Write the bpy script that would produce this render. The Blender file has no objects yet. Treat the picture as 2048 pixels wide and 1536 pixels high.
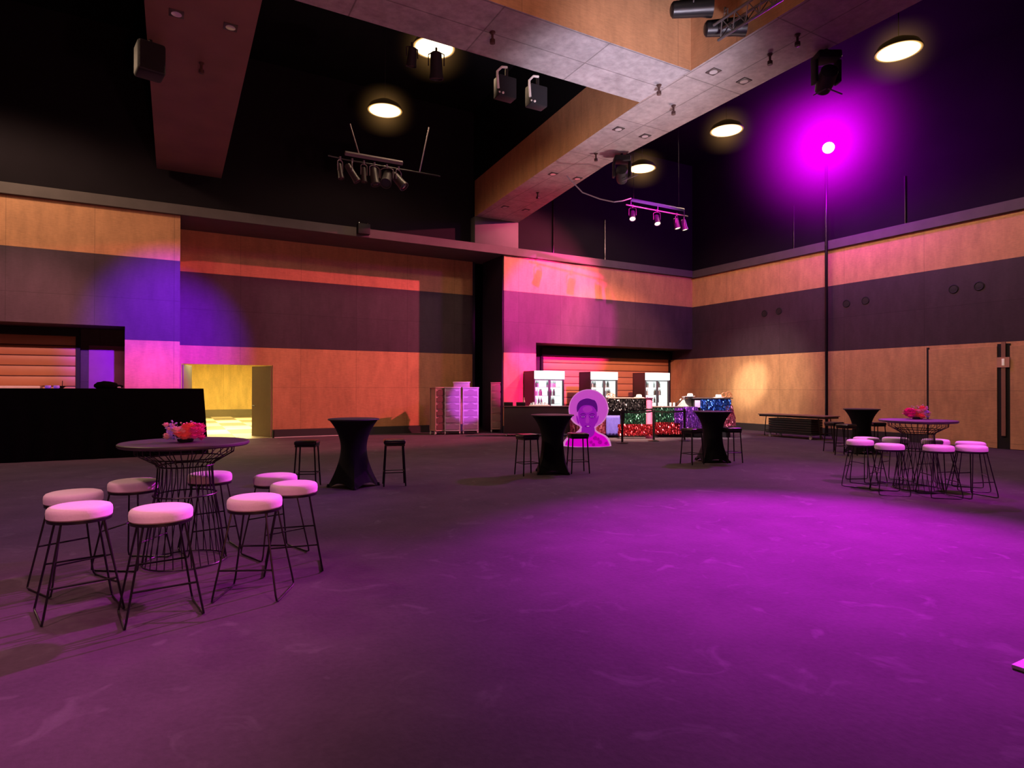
import bpy, bmesh, math, random
from math import sin, cos, tan, pi, radians, sqrt, atan2
from mathutils import Vector, Matrix, Euler

random.seed(7)
sc = bpy.context.scene
COL = sc.collection

# ------------------------------------------------------------------ camera
FPX, YAW, PITCH, ROLL, EYE = 1219.26, 0.506644, 0.00635981, 0.00191175, 1.6
FW = Vector((sin(YAW)*cos(PITCH), cos(YAW)*cos(PITCH), sin(PITCH)))
_r = Vector((cos(YAW), -sin(YAW), 0)); _u = _r.cross(FW)
RT = _r*cos(ROLL) + _u*sin(ROLL); UP = -_r*sin(ROLL) + _u*cos(ROLL)
ORG = Vector((0, 0, EYE))
cam_d = bpy.data.cameras.new('camera'); cam = bpy.data.objects.new('camera', cam_d); COL.objects.link(cam)
cam_d.sensor_fit = 'HORIZONTAL'; cam_d.sensor_width = 36.0
cam_d.lens = 36.0*FPX/2048; cam_d.clip_end = 200; cam_d.clip_start = 0.05
cam.matrix_world = Matrix(((RT.x, UP.x, -FW.x, 0), (RT.y, UP.y, -FW.y, 0), (RT.z, UP.z, -FW.z, EYE), (0, 0, 0, 1)))
sc.camera = cam

# measurements taken from the photograph: a pixel and one known plane give a place in the hall
def ray(x, y): return RT*((x-1024)/FPX) + UP*(-(y-768)/FPX) + FW
def Pz(x, y, z=0.0): d = ray(x, y); return ORG + d*((z-EYE)/d.z)
def Py(x, y, Y): d = ray(x, y); return ORG + d*(Y/d.y)
def Px(x, y, X): d = ray(x, y); return ORG + d*(X/d.x)
def Pd(x, y, D): return ORG + ray(x, y)*D

# ------------------------------------------------------------------ materials
MATS = {}
def nodes_of(name):
    m = bpy.data.materials.new(name); m.use_nodes = True
    nt = m.node_tree; b = nt.nodes.get('Principled BSDF')
    return m, nt, b
def L(nt, a, b): nt.links.new(a, b)
def N(nt, t, **kw):
    n = nt.nodes.new(t)
    for k, v in kw.items(): setattr(n, k, v)
    return n
def mat(name, col, rough=0.6, metal=0.0, var=0.12, scale=6.0, emit=None, estr=0.0, spec=0.5, bump=0.0, sheen=0.0):
    if name in MATS: return MATS[name]
    m, nt, b = nodes_of(name)
    tc = N(nt, 'ShaderNodeTexCoord'); nz = N(nt, 'ShaderNodeTexNoise'); nz.inputs['Scale'].default_value = scale
    nz.inputs['Detail'].default_value = 4
    L(nt, tc.outputs['Object'], nz.inputs['Vector'])
    mx = N(nt, 'ShaderNodeMix', data_type='RGBA')
    c = list(col)+[1]
    mx.inputs['A'].default_value = [min(1, v*(1-var)) for v in col]+[1]
    mx.inputs['B'].default_value = [min(1, v*(1+var)) for v in col]+[1]
    L(nt, nz.outputs['Fac'], mx.inputs['Factor']); L(nt, mx.outputs['Result'], b.inputs['Base Color'])
    b.inputs['Roughness'].default_value = rough; b.inputs['Metallic'].default_value = metal
    b.inputs['Specular IOR Level'].default_value = spec
    if sheen: b.inputs['Sheen Weight'].default_value = sheen
    if emit:
        b.inputs['Emission Color'].default_value = list(emit)+[1]; b.inputs['Emission Strength'].default_value = estr
    if bump:
        bp = N(nt, 'ShaderNodeBump'); bp.inputs['Strength'].default_value = bump; bp.inputs['Distance'].default_value = 0.01
        L(nt, nz.outputs['Fac'], bp.inputs['Height']); L(nt, bp.outputs['Normal'], b.inputs['Normal'])
    MATS[name] = m
    return m

def panel_mat(name, c1, c2, horiz='X', bw=1.8, rh=1.35, ox=0.0, oz=0.15, joint=0.007, jcol=0.68, rough=0.55, grain=1.0, planar=None, offset=0.0, spec=0.3):
    """sheet material with thin joints; horiz chooses the world axis that runs along the sheet, planar='XY' for soffits"""
    if name in MATS: return MATS[name]
    m, nt, b = nodes_of(name)
    tc = N(nt, 'ShaderNodeTexCoord'); sp = N(nt, 'ShaderNodeSeparateXYZ'); L(nt, tc.outputs['Object'], sp.inputs[0])
    cb = N(nt, 'ShaderNodeCombineXYZ')
    ax = N(nt, 'ShaderNodeMath', operation='SUBTRACT'); ax.inputs[1].default_value = ox-100*bw
    az = N(nt, 'ShaderNodeMath', operation='SUBTRACT'); az.inputs[1].default_value = oz-100*rh
    L(nt, sp.outputs[horiz], ax.inputs[0])
    L(nt, sp.outputs[planar if planar else 'Z'], az.inputs[0])
    L(nt, ax.outputs[0], cb.inputs[0]); L(nt, az.outputs[0], cb.inputs[1])
    br = N(nt, 'ShaderNodeTexBrick'); br.offset = offset; br.squash = 1.0
    br.inputs['Scale'].default_value = 1.0; br.inputs['Mortar Size'].default_value = joint
    br.inputs['Mortar Smooth'].default_value = 0.0
    br.inputs['Brick Width'].default_value = bw; br.inputs['Row Height'].default_value = rh
    br.inputs['Color1'].default_value = list(c1)+[1]; br.inputs['Color2'].default_value = list(c2)+[1]
    br.inputs['Mortar'].default_value = [v*jcol for v in c1]+[1]
    L(nt, cb.outputs[0], br.inputs['Vector'])
    mp = N(nt, 'ShaderNodeMapping'); mp.inputs['Scale'].default_value = (2.2, 2.2, 0.7)
    L(nt, tc.outputs['Object'], mp.inputs['Vector'])
    nz = N(nt, 'ShaderNodeTexNoise'); nz.inputs['Scale'].default_value = 1.6; nz.inputs['Detail'].default_value = 6; nz.inputs['Roughness'].default_value = 0.65
    L(nt, mp.outputs[0], nz.inputs['Vector'])
    mp2 = N(nt, 'ShaderNodeMapping'); mp2.inputs['Scale'].default_value = (9, 9, 60)
    L(nt, tc.outputs['Object'], mp2.inputs['Vector'])
    nz2 = N(nt, 'ShaderNodeTexNoise'); nz2.inputs['Scale'].default_value = 1.0; nz2.inputs['Detail'].default_value = 3
    L(nt, mp2.outputs[0], nz2.inputs['Vector'])
    ad = N(nt, 'ShaderNodeMath', operation='ADD'); L(nt, nz.outputs['Fac'], ad.inputs[0])
    ml = N(nt, 'ShaderNodeMath', operation='MULTIPLY'); ml.inputs[1].default_value = 0.5; L(nt, nz2.outputs['Fac'], ml.inputs[0]); L(nt, ml.outputs[0], ad.inputs[1])
    mr = N(nt, 'ShaderNodeMapRange'); mr.inputs['From Min'].default_value = 0.45; mr.inputs['From Max'].default_value = 1.05
    mr.inputs['To Min'].default_value = 1-0.30*grain; mr.inputs['To Max'].default_value = 1+0.22*grain
    L(nt, ad.outputs[0], mr.inputs['Value'])
    mx = N(nt, 'ShaderNodeVectorMath', operation='SCALE'); L(nt, br.outputs['Color'], mx.inputs[0]); L(nt, mr.outputs[0], mx.inputs['Scale'])
    L(nt, mx.outputs[0], b.inputs['Base Color']); b.inputs['Roughness'].default_value = rough
    b.inputs['Specular IOR Level'].default_value = spec
    MATS[name] = m
    return m

PLY1, PLY2 = (0.53, 0.255, 0.125), (0.51, 0.243, 0.118)
DK1, DK2 = (0.058, 0.034, 0.054), (0.050, 0.029, 0.047)
ply_x = panel_mat('plywood_back', PLY1, PLY2, 'X', 1.8, 1.45)
ply_top_x = panel_mat('plywood_back_top', PLY1, PLY2, 'X', 1.8, 1.25, oz=5.05)
ply_y = panel_mat('plywood_right', (0.66, 0.36, 0.185), (0.63, 0.34, 0.175), 'Y', 2.45, 1.40)
ply_top_y = panel_mat('plywood_right_top', (0.64, 0.33, 0.165), (0.61, 0.31, 0.155), 'Y', 2.45, 1.25, oz=5.03)
dark_x = panel_mat('dark_panel_back', DK1, DK2, 'X', 1.8, 1.1, oz=2.85, jcol=0.6)
dark_y = panel_mat('dark_panel_right', DK1, DK2, 'Y', 2.45, 1.1, oz=2.85, jcol=0.6)
black_wall = mat('black_wall_paint', (0.010, 0.007, 0.011), 0.85, scale=1.2, var=0.3, spec=0.15)
black_ceil = mat('black_ceiling_paint', (0.006, 0.005, 0.006), 0.95, scale=1.0, var=0.3, spec=0.1)
ledge_m = mat('grey_ledge_plaster', (0.085, 0.068, 0.07), 0.7, scale=2.5, var=0.25)
base_m = mat('dark_baseboard', (0.035, 0.028, 0.033), 0.6, scale=3)
conc_x = panel_mat('concrete_soffit_across', (0.36, 0.32, 0.33), (0.31, 0.275, 0.285), 'X', 2.05, 0.72, ox=0.35, oz=8.29, joint=0.012, jcol=0.5, planar='Y', grain=1.3)
conc_y = panel_mat('concrete_soffit_along', (0.33, 0.275, 0.27), (0.30, 0.25, 0.25), 'Y', 2.05, 0.78, ox=0.25, oz=8.42, joint=0.012, jcol=0.5, planar='X', grain=1.2)
beam_side = panel_mat('plywood_beam_side', PLY1, PLY2, 'Y', 2.4, 1.7, oz=7.2, joint=0.007)
beam_side_x = panel_mat('plywood_beam_face', PLY1, PLY2, 'X', 3.3, 1.7, ox=1.45, oz=7.2, joint=0.007)
white_strip = mat('white_painted_strip', (0.7, 0.62, 0.64), 0.5)
black_metal = mat('black_metal', (0.018, 0.016, 0.018), 0.38, 0.4, var=0.2)
black_matt = mat('black_matt_plastic', (0.014, 0.012, 0.015), 0.65, var=0.2, spec=0.3)
grey_metal = mat('grey_metal', (0.32, 0.3, 0.3), 0.35, 0.8, scale=20)
white_metal = mat('white_metal_bracket', (0.75, 0.68, 0.62), 0.45)
chrome = mat('chrome', (0.7, 0.68, 0.7), 0.15, 1.0, var=0.05)
cushion_m = mat('off_white_fabric', (0.80, 0.72, 0.72), 0.85, var=0.05, scale=40, sheen=0.2, bump=0.15)
vinyl_m = mat('black_vinyl', (0.02, 0.016, 0.018), 0.28, var=0.15)
spandex_m = mat('black_stretch_cloth', (0.008, 0.007, 0.011), 0.75, var=0.2, spec=0.2)
drape_m = mat('black_drape', (0.0035, 0.003, 0.004), 0.95, var=0.3, spec=0.02)
wood_dk = mat('dark_table_top', (0.035, 0.026, 0.03), 0.5, var=0.25, scale=4)

# carpet
def carpet():
    m, nt, b = nodes_of('dark_mottled_carpet')
    tc = N(nt, 'ShaderNodeTexCoord')
    n1 = N(nt, 'ShaderNodeTexNoise'); n1.inputs['Scale'].default_value = 1.1; n1.inputs['Detail'].default_value = 7; n1.inputs['Roughness'].default_value = 0.62
    n2 = N(nt, 'ShaderNodeTexNoise'); n2.inputs['Scale'].default_value = 26; n2.inputs['Detail'].default_value = 3
    n3 = N(nt, 'ShaderNodeTexNoise'); n3.inputs['Scale'].default_value = 2.6; n3.inputs['Detail'].default_value = 8; n3.inputs['Distortion'].default_value = 1.4
    for n in (n1, n2, n3): L(nt, tc.outputs['Object'], n.inputs['Vector'])
    a = N(nt, 'ShaderNodeMath', operation='MULTIPLY_ADD'); a.inputs[1].default_value = 0.35
    L(nt, n2.outputs['Fac'], a.inputs[0]); L(nt, n1.outputs['Fac'], a.inputs[2])
    mr = N(nt, 'ShaderNodeMapRange'); mr.inputs['From Min'].default_value = 0.42; mr.inputs['From Max'].default_value = 0.92
    mr.inputs['To Min'].default_value = 0.0; mr.inputs['To Max'].default_value = 1.0
    L(nt, a.outputs[0], mr.inputs['Value'])
    mx = N(nt, 'ShaderNodeMix', data_type='RGBA')
    mx.inputs['A'].default_value = (0.060, 0.042, 0.058, 1); mx.inputs['B'].default_value = (0.098, 0.068, 0.094, 1)
    L(nt, mr.outputs[0], mx.inputs['Factor'])
    cr = N(nt, 'ShaderNodeMapRange'); cr.inputs['From Min'].default_value = 0.60; cr.inputs['From Max'].default_value = 0.74
    L(nt, n3.outputs['Fac'], cr.inputs['Value'])
    mx2 = N(nt, 'ShaderNodeMix', data_type='RGBA'); mx2.inputs['B'].default_value = (0.15, 0.13, 0.15, 1)
    ml = N(nt, 'ShaderNodeMath', operation='MULTIPLY'); ml.inputs[1].default_value = 0.55
    L(nt, cr.outputs[0], ml.inputs[0]); L(nt, ml.outputs[0], mx2.inputs['Factor']); L(nt, mx.outputs['Result'], mx2.inputs['A'])
    L(nt, mx2.outputs['Result'], b.inputs['Base Color']); b.inputs['Roughness'].default_value = 0.9
    b.inputs['Specular IOR Level'].default_value = 0.15
    bp = N(nt, 'ShaderNodeBump'); bp.inputs['Strength'].default_value = 0.25; bp.inputs['Distance'].default_value = 0.01
    L(nt, n2.outputs['Fac'], bp.inputs['Height']); L(nt, bp.outputs['Normal'], b.inputs['Normal'])
    return m
carpet_m = carpet()

def checker_floor():
    m, nt, b = nodes_of('checked_foyer_floor')
    tc = N(nt, 'ShaderNodeTexCoord'); mp = N(nt, 'ShaderNodeMapping'); mp.inputs['Location'].default_value = (0.25, 0.3, 0.5); mp.inputs['Scale'].default_value = (1.0, 0.42, 1.0)
    ck = N(nt, 'ShaderNodeTexChecker'); ck.inputs['Scale'].default_value = 1.0
    ck.inputs['Color1'].default_value = (0.78, 0.70, 0.45, 1); ck.inputs['Color2'].default_value = (0.24, 0.21, 0.12, 1)
    L(nt, tc.outputs['Object'], mp.inputs[0]); L(nt, mp.outputs[0], ck.inputs['Vector']); L(nt, ck.outputs['Color'], b.inputs['Base Color'])
    b.inputs['Roughness'].default_value = 0.5
    return m

def emission_mat(name, col, strength):
    if name in MATS: return MATS[name]
    m, nt, b = nodes_of(name)
    b.inputs['Base Color'].default_value = (0.02, 0.02, 0.02, 1)
    b.inputs['Emission Color'].default_value = list(col)+[1]; b.inputs['Emission Strength'].default_value = strength
    MATS[name] = m
    return m

def lamp_disc_mat():
    m, nt, b = nodes_of('lit_lamp_diffuser')
    tc = N(nt, 'ShaderNodeTexCoord'); sp = N(nt, 'ShaderNodeSeparateXYZ'); cb = N(nt, 'ShaderNodeCombineXYZ')
    L(nt, tc.outputs['Object'], sp.inputs[0]); L(nt, sp.outputs['X'], cb.inputs[0]); L(nt, sp.outputs['Y'], cb.inputs[1])
    ln = N(nt, 'ShaderNodeVectorMath', operation='LENGTH'); L(nt, cb.outputs[0], ln.inputs[0])
    rp = N(nt, 'ShaderNodeValToRGB'); e = rp.color_ramp.elements
    mr = N(nt, 'ShaderNodeMapRange'); mr.inputs['From Max'].default_value = 0.46; L(nt, ln.outputs['Value'], mr.inputs['Value']); L(nt, mr.outputs[0], rp.inputs['Fac'])
    e[0].position = 0.0; e[0].color = (6, 5.0, 3.2, 1)
    e[1].position = 1.0; e[1].color = (0.16, 0.075, 0.012, 1)
    k = e.new(0.84); k.color = (5, 4.0, 2.2, 1)
    k = e.new(0.90); k.color = (1.2, 0.72, 0.20, 1)
    k = e.new(0.95); k.color = (0.45, 0.24, 0.05, 1)  # amber rim falloff imitates the halo round the lamp
    L(nt, rp.outputs['Color'], b.inputs['Emission Color']); b.inputs['Emission Strength'].default_value = 1.0
    b.inputs['Base Color'].default_value = (0.3, 0.25, 0.2, 1)
    return m

def glass_mat():
    m, nt, b = nodes_of('clear_door_glass')
    tr = N(nt, 'ShaderNodeBsdfTransparent'); gl = N(nt, 'ShaderNodeBsdfGlossy'); gl.inputs['Roughness'].default_value = 0.05
    mx = N(nt, 'ShaderNodeMixShader'); mx.inputs[0].default_value = 0.06
    L(nt, tr.outputs[0], mx.inputs[1]); L(nt, gl.outputs[0], mx.inputs[2])
    L(nt, mx.outputs[0], nt.nodes['Material Output'].inputs['Surface'])
    return m
glass_m = glass_mat()

def foil(name, col, col2):
    """crinkled metallic foil, each strand a little different"""
    m, nt, b = nodes_of(name)
    tc = N(nt, 'ShaderNodeTexCoord'); nz = N(nt, 'ShaderNodeTexNoise'); nz.inputs['Scale'].default_value = 22; nz.inputs['Detail'].default_value = 2
    L(nt, tc.outputs['Object'], nz.inputs['Vector'])
    mr = N(nt, 'ShaderNodeMapRange'); mr.inputs['From Min'].default_value = 0.38; mr.inputs['From Max'].default_value = 0.66; L(nt, nz.outputs['Fac'], mr.inputs['Value'])
    mx = N(nt, 'ShaderNodeMix', data_type='RGBA'); mx.inputs['A'].default_value = list(col)+[1]; mx.inputs['B'].default_value = list(col2)+[1]
    L(nt, mr.outputs[0], mx.inputs['Factor']); L(nt, mx.outputs['Result'], b.inputs['Base Color'])
    b.inputs['Metallic'].default_value = 0.9; b.inputs['Roughness'].default_value = 0.3
    return m

# ------------------------------------------------------------------ mesh builder
class MB:
    def __init__(self): self.bm = bmesh.new(); self.mi = 0
    def _tag(self, faces):
        for f in faces: f.material_index = self.mi
    def box(self, x0, x1, y0, y1, z0, z1, bevel=0.0, seg=2):
        r = bmesh.ops.create_cube(self.bm, size=1.0); vs = r['verts']
        for v in vs: v.co = Vector(((x0+x1)/2+v.co.x*(x1-x0), (y0+y1)/2+v.co.y*(y1-y0), (z0+z1)/2+v.co.z*(z1-z0)))
        fs = list({f for v in vs for f in v.link_faces}); self._tag(fs)
        if bevel:
            es = list({e for v in vs for e in v.link_edges})
            rr = bmesh.ops.bevel(self.bm, geom=es, offset=bevel, segments=seg, affect='EDGES', profile=0.5)
            self._tag(rr['faces'])
        return self
    def lathe(self, prof, seg=32, c=(0, 0, 0), cap=True, mat4=None):
        rings = []
        for r, z in prof:
            ring = []
            for i in range(seg):
                a = 2*pi*i/seg
                p = Vector((c[0]+r*cos(a), c[1]+r*sin(a), c[2]+z))
                if mat4: p = mat4 @ Vector((r*cos(a), r*sin(a), z))
                ring.append(self.bm.verts.new(p))
            rings.append(ring)
        for a, b in zip(rings, rings[1:]):
            for i in range(seg):
                self._tag([self.bm.faces.new((a[i], a[(i+1) % seg], b[(i+1) % seg], b[i]))])
        if cap:
            self._tag([self.bm.faces.new(list(reversed(rings[0])))]); self._tag([self.bm.faces.new(rings[-1])])
        return self
    def tube(self, pts, r, seg=8, closed=False, r2=None):
        pts = [Vector(p) for p in pts]; n = len(pts); rings = []
        up = None
        for i, p in enumerate(pts):
            if closed: t = (pts[(i+1) % n]-pts[i-1]).normalized()
            elif i == 0: t = (pts[1]-p).normalized()
            elif i == n-1: t = (p-pts[i-1]).normalized()
            else: t = ((pts[i+1]-p).normalized()+(p-pts[i-1]).normalized()).normalized()
            if up is None: up = Vector((0, 0, 1)) if abs(t.z) < 0.9 else Vector((1, 0, 0))
            s = t.cross(up); s.normalize(); up = s.cross(t).normalized()
            rr = r if r2 is None else r+(r2-r)*i/(n-1)
            rings.append([self.bm.verts.new(p+s*rr*cos(2*pi*k/seg)+up*rr*sin(2*pi*k/seg)) for k in range(seg)])
        pairs = list(zip(rings, rings[1:]))
        if closed: pairs.append((rings[-1], rings[0]))
        for a, b in pairs:
            for k in range(seg):
                self._tag([self.bm.faces.new((a[k], a[(k+1) % seg], b[(k+1) % seg], b[k]))])
        if not closed:
            self._tag([self.bm.faces.new(list(reversed(rings[0])))]); self._tag([self.bm.faces.new(rings[-1])])
        return self
    def ring(self, R, r, z, seg=32, tseg=6, c=(0, 0)):
        return self.tube([(c[0]+R*cos(2*pi*i/seg), c[1]+R*sin(2*pi*i/seg), z) for i in range(seg)], r, tseg, closed=True)
    def prism(self, poly, y0, y1):
        """polygon in x,z extruded along y"""
        a = [self.bm.verts.new((x, y0, z)) for x, z in poly]; b = [self.bm.verts.new((x, y1, z)) for x, z in poly]
        n = len(poly)
        self._tag([self.bm.faces.new(a), self.bm.faces.new(list(reversed(b)))])
        for i in range(n): self._tag([self.bm.faces.new((a[i], b[i], b[(i+1) % n], a[(i+1) % n]))])
        return self
    def quad(self, *ps):
        self._tag([self.bm.faces.new([self.bm.verts.new(p) for p in ps])]); return self
    def ico(self, c, r, sub=1, squash=(1, 1, 1), jitter=0.0, rng=random):
        res = bmesh.ops.create_icosphere(self.bm, subdivisions=sub, radius=1.0)
        for v in res['verts']:
            k = 1+rng.uniform(-jitter, jitter)
            v.co = Vector((c[0]+v.co.x*r*squash[0]*k, c[1]+v.co.y*r*squash[1]*k, c[2]+v.co.z*r*squash[2]*k))
        self._tag({f for v in res['verts'] for f in v.link_faces}); return self
    def build(self, name, mats, parent=None, loc=None, rot=None, smooth=True):
        bmesh.ops.recalc_face_normals(self.bm, faces=self.bm.faces[:])
        me = bpy.data.meshes.new(name); self.bm.to_mesh(me); self.bm.free()
        for m in (mats if isinstance(mats, (list, tuple)) else [mats]): me.materials.append(m)
        if smooth:
            me.shade_smooth(); me.set_sharp_from_angle(angle=radians(38))
        o = bpy.data.objects.new(name, me); COL.objects.link(o)
        if parent: o.parent = parent
        if loc is not None: o.location = loc
        if rot is not None: o.rotation_euler = rot
        return o

def struct(o): o['kind'] = 'structure'; return o
def tag(o, label, cat, group=None, kind=None):
    o['label'] = label; o['category'] = cat
    if group: o['group'] = group
    if kind: o['kind'] = kind
    return o
def thing(name, label, cat, loc=(0, 0, 0), rz=0.0, group=None):
    o = bpy.data.objects.new(name, None); COL.objects.link(o); o.empty_display_size = 0.1
    o.location = loc; o.rotation_euler = (0, 0, rz)
    return tag(o, label, cat, group)
def kids(o): return [c for c in bpy.data.objects if c.parent == o]
def dup(root, loc, rz=None, label=None, group=None, rot=None):
    r = root.copy(); COL.objects.link(r); r.location = loc
    if rz is not None: r.rotation_euler = (0, 0, rz)
    if rot is not None: r.rotation_euler = rot
    if label: r['label'] = label
    if group: r['group'] = group
    for ch in kids(root):
        c = ch.copy(); COL.objects.link(c); c.parent = r
        for g in kids(ch):
            d = g.copy(); COL.objects.link(d); d.parent = c
    return r

# ------------------------------------------------------------------ the hall
WX, WY, RY, NY = 19.32, 18.98, 20.6, 20.4     # right wall, back wall, recess wall, niche wall
ZC = 11.2
struct(MB().box(-14, 21.5, -9, RY, -0.2, 0).build('floor', carpet_m))
struct(MB().box(-14, 21.5, -9, 23.2, ZC, ZC+0.2).build('ceiling', black_ceil))

def banded(name, x0, x1, y0, y1, zlo, zhi, axis='X', base=True):
    """wall block with the hall's bands: dark base, plywood, dark felt, plywood"""
    mats = [base_m, ply_x, dark_x, ply_top_x] if axis == 'X' else [base_m, ply_y, dark_y, ply_top_y]
    m = MB()
    cuts = [(0.0, 0.26, 0), (0.26, 2.85, 1), (2.85, 5.05, 2), (5.05, 6.3, 3)]
    for a, b, i in cuts:
        a2, b2 = max(a, zlo), min(b, zhi)
        if b2 > a2: m.mi = i; m.box(x0, x1, y0, y1, a2, b2)
    return m, mats
m, mm = banded('w', -1.13, 0.14, WY, RY, 0, 6.3)
for x0, x1, zl, zh in ((-14, -1.13, 3.2, 6.3), (-14, -8.0, 0, 3.2)):
    m2, _ = banded('w', x0, x1, WY, NY, zl, zh)
    me = bpy.data.meshes.new('t'); m2.bm.to_mesh(me); m.bm.from_mesh(me); m2.bm.free()
struct(m.build('wall_back', mm, smooth=False))
m, mm = banded('w', 10.2, 11.53, WY, RY, 0, 6.3)
m2, _ = banded('w', 11.53, WX, WY, NY, 3.25, 6.3)
me = bpy.data.meshes.new('t'); m2.bm.to_mesh(me); m.bm.from_mesh(me); m2.bm.free()
struct(m.build('wall_back_right', mm, smooth=False))
# recess wall with the doorway 0.42..2.75 x 2.3
m = MB()
for x0, x1, z0, z1, i in ((0.14, 9.74, 5.05, 6.3, 3), (0.14, 9.74, 2.85, 5.05, 2), (2.75, 9.74, 0.26, 2.85, 1), (0.14, 2.75, 2.3, 2.85, 1), (0.14, 0.2, 0.0, 2.3, 1)):
    m.mi = i; m.box(x0, x1, RY, RY+0.25, z0, z1)
m.mi = 0; m.box(2.75, 9.74, RY, RY+0.25, 0, 0.26)
struct(m.build('wall_recess', [base_m, ply_x, dark_x, ply_top_x], smooth=False))
struct(MB().box(10.165, 10.2, WY+0.05, RY, 0, 6.3).build('wall_shade_board', mat('passage_shade_dark', (0.012, 0.007, 0.024), 0.7), smooth=False))  # thin dark board added over the pier end, standing for the passage's shade
# dark passage behind the gap
m = MB(); m.box(9.74, 9.84, RY, 23.0, 0, 6.3); m.box(9.6, 11.6, 22.9, 23.1, 0, 6.3); m.box(11.5, 11.7, RY, 23.0, 0, 6.3)
struct(m.build('wall_passage', mat('passage_dark_blue', (0.012, 0.009, 0.03), 0.7), smooth=False))
struct(MB().box(9.6, 11.7, RY, 23.1, -0.2, 0).build('floor_passage', carpet_m))
m = MB(); m.tube([(9.9, RY+0.3, 0.0), (9.9, RY+0.3, 4.6)], 0.012, 6)
struct(m.build('trim_6', grey_metal))
# niche backs
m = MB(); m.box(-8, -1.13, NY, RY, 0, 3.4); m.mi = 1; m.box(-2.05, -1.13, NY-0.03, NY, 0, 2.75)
struct(m.build('wall_niche_left', [dark_x, mat('violet_side_panel', (0.24, 0.06, 0.20), 0.6)], smooth=False))
m = MB(); m.box(11.53, 21.5, NY, RY, 0, 3.4)
struct(m.build('wall_niche_right', dark_x, smooth=False))
# right wall
m, mm = banded('w', WX, WX+0.3, -9, NY, 0, 6.27, 'Y')
struct(m.build('wall_right', mm, smooth=False))
struct(MB().box(-14.2, -14, -9, RY, 0, ZC).build('wall_left', black_wall))
struct(MB().box(-14, 21.5, -9.2, -9, 0, ZC).build('wall_front', black_wall))
# ledges and the black upper walls
struct(MB().box(-14, WX+0.3, WY-0.1, RY+0.25, 6.3, 6.58, bevel=0.01).build('trim_1', ledge_m, smooth=False))
struct(MB().box(WX-0.1, WX+1.2, -9, WY-0.1, 6.27, 6.57, bevel=0.01).build('trim_2', ledge_m, smooth=False))
struct(MB().box(-14, 21.5, WY+0.25, WY+0.45, 6.58, ZC).build('wall_back_upper', black_wall))
struct(MB().box(WX+0.25, WX+0.45, -9, WY+0.25, 6.57, ZC).build('wall_right_upper', black_wall))
struct(MB().box(9.02, 10.74, WY-0.08, WY+0.3, 6.58, 7.5, bevel=0.01).build('trim_3', mat('grey_corbel', (0.11, 0.105, 0.10), 0.7, scale=1.5, var=0.25)))
# baseboards
struct(MB().box(2.8, 9.74, RY-0.03, RY, 0, 0.24).build('baseboard_recess', base_m))
struct(MB().box(2.8, 5.6, RY-0.045, RY-0.03, 0.0, 0.022).build('trim_4', white_strip))
struct(MB().box(WX-0.03, WX, 9.72, WY+1.3, 0, 0.25).build('baseboard_right', base_m))

# beams: concrete soffit, plywood sides
ZB, ZT = 7.5, 8.75
def beam(name, poly, mats):
    """poly: ground outline, ccw; soffit uses mats[0], sides mats[1]"""
    m = MB(); bm = m.bm
    lo = [bm.verts.new((x, y, ZB)) for x, y in poly]; hi = [bm.verts.new((x, y, ZC)) for x, y in poly]
    f = bm.faces.new(lo); f.material_index = 0
    mid = [bm.verts.new((x, y, ZT)) for x, y in poly]; n = len(poly)
    for i in range(n):
        f = bm.faces.new((lo[i], lo[(i+1) % n], mid[(i+1) % n], mid[i])); f.material_index = 1
        f = bm.faces.new((mid[i], mid[(i+1) % n], hi[(i+1) % n], hi[i])); f.material_index = 2
    bm.faces.new(hi).material_index = 2
    return struct(m.build(name, mats, smooth=False))
beam('trim_7', [(9.06, WY+0.02), (8.39, 9.70), (8.37, 8.25), (8.33, -8.9), (9.85, -8.9), (9.92, 6.9), (9.97, 12.87), (10.74, WY+0.02)], [conc_y, beam_side, black_ceil])
beam('trim_8', [(8.38, 8.26), (8.38, 9.70), (1.16, 9.70), (1.16, 8.26)], [conc_x, beam_side_x, black_ceil])
beam('trim_9', [(-0.43, WY+0.02), (-0.40, -8.9), (1.15, -8.9), (1.15, WY+0.02)], [mat('concrete_soffit_dim', (0.2, 0.10, 0.085), 0.7, scale=1.2, var=0.3), beam_side, black_ceil])  # left soffit: dim reddish light tinted into the concrete colour

# right wall doors, post and sign
gap_m = mat('black_door_gap', (0.006, 0.005, 0.006), 0.8)
def right_door(name, y0, y1):
    m = MB(); m.box(WX-0.045, WX-0.005, y0, y1, 0.01, 2.74, bevel=0.004)
    return struct(m.build(name, ply_y, smooth=False))
right_door('door_1', 7.97, 9.66); right_door('door_2', 5.4, 7.68)
m = MB(); m.box(WX-0.035, WX, 9.66, 9.72, 0, 2.80); m.box(WX-0.03, WX, 7.68, 7.97, 0, 2.80)
m.mi = 1; m.box(WX-0.06, WX-0.03, 7.775, 7.87, 0.35, 2.85)
struct(m.build('trim_5', [gap_m, mat('post_brown', (0.30, 0.15, 0.10), 0.5)], smooth=False))
m = MB(); m.box(WX-0.075, WX-0.061, 7.68, 7.96, 2.17, 2.44); o = m.build('wall_sign', mat('pale_wall_sign', (0.62, 0.33, 0.22), 0.5))
m = MB(); m.box(WX-0.082, WX-0.075, 7.79, 7.85, 2.22, 2.40, bevel=0.002); m.build('pictogram', mat('sign_white', (0.95, 0.85, 0.8), 0.5, emit=(1, 0.75, 0.6), estr=0.25), o)  # pictogram given a faint glow of its own, though unlit
tag(o, 'small pale sign on the post between the right-hand wall doors', 'sign')

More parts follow.
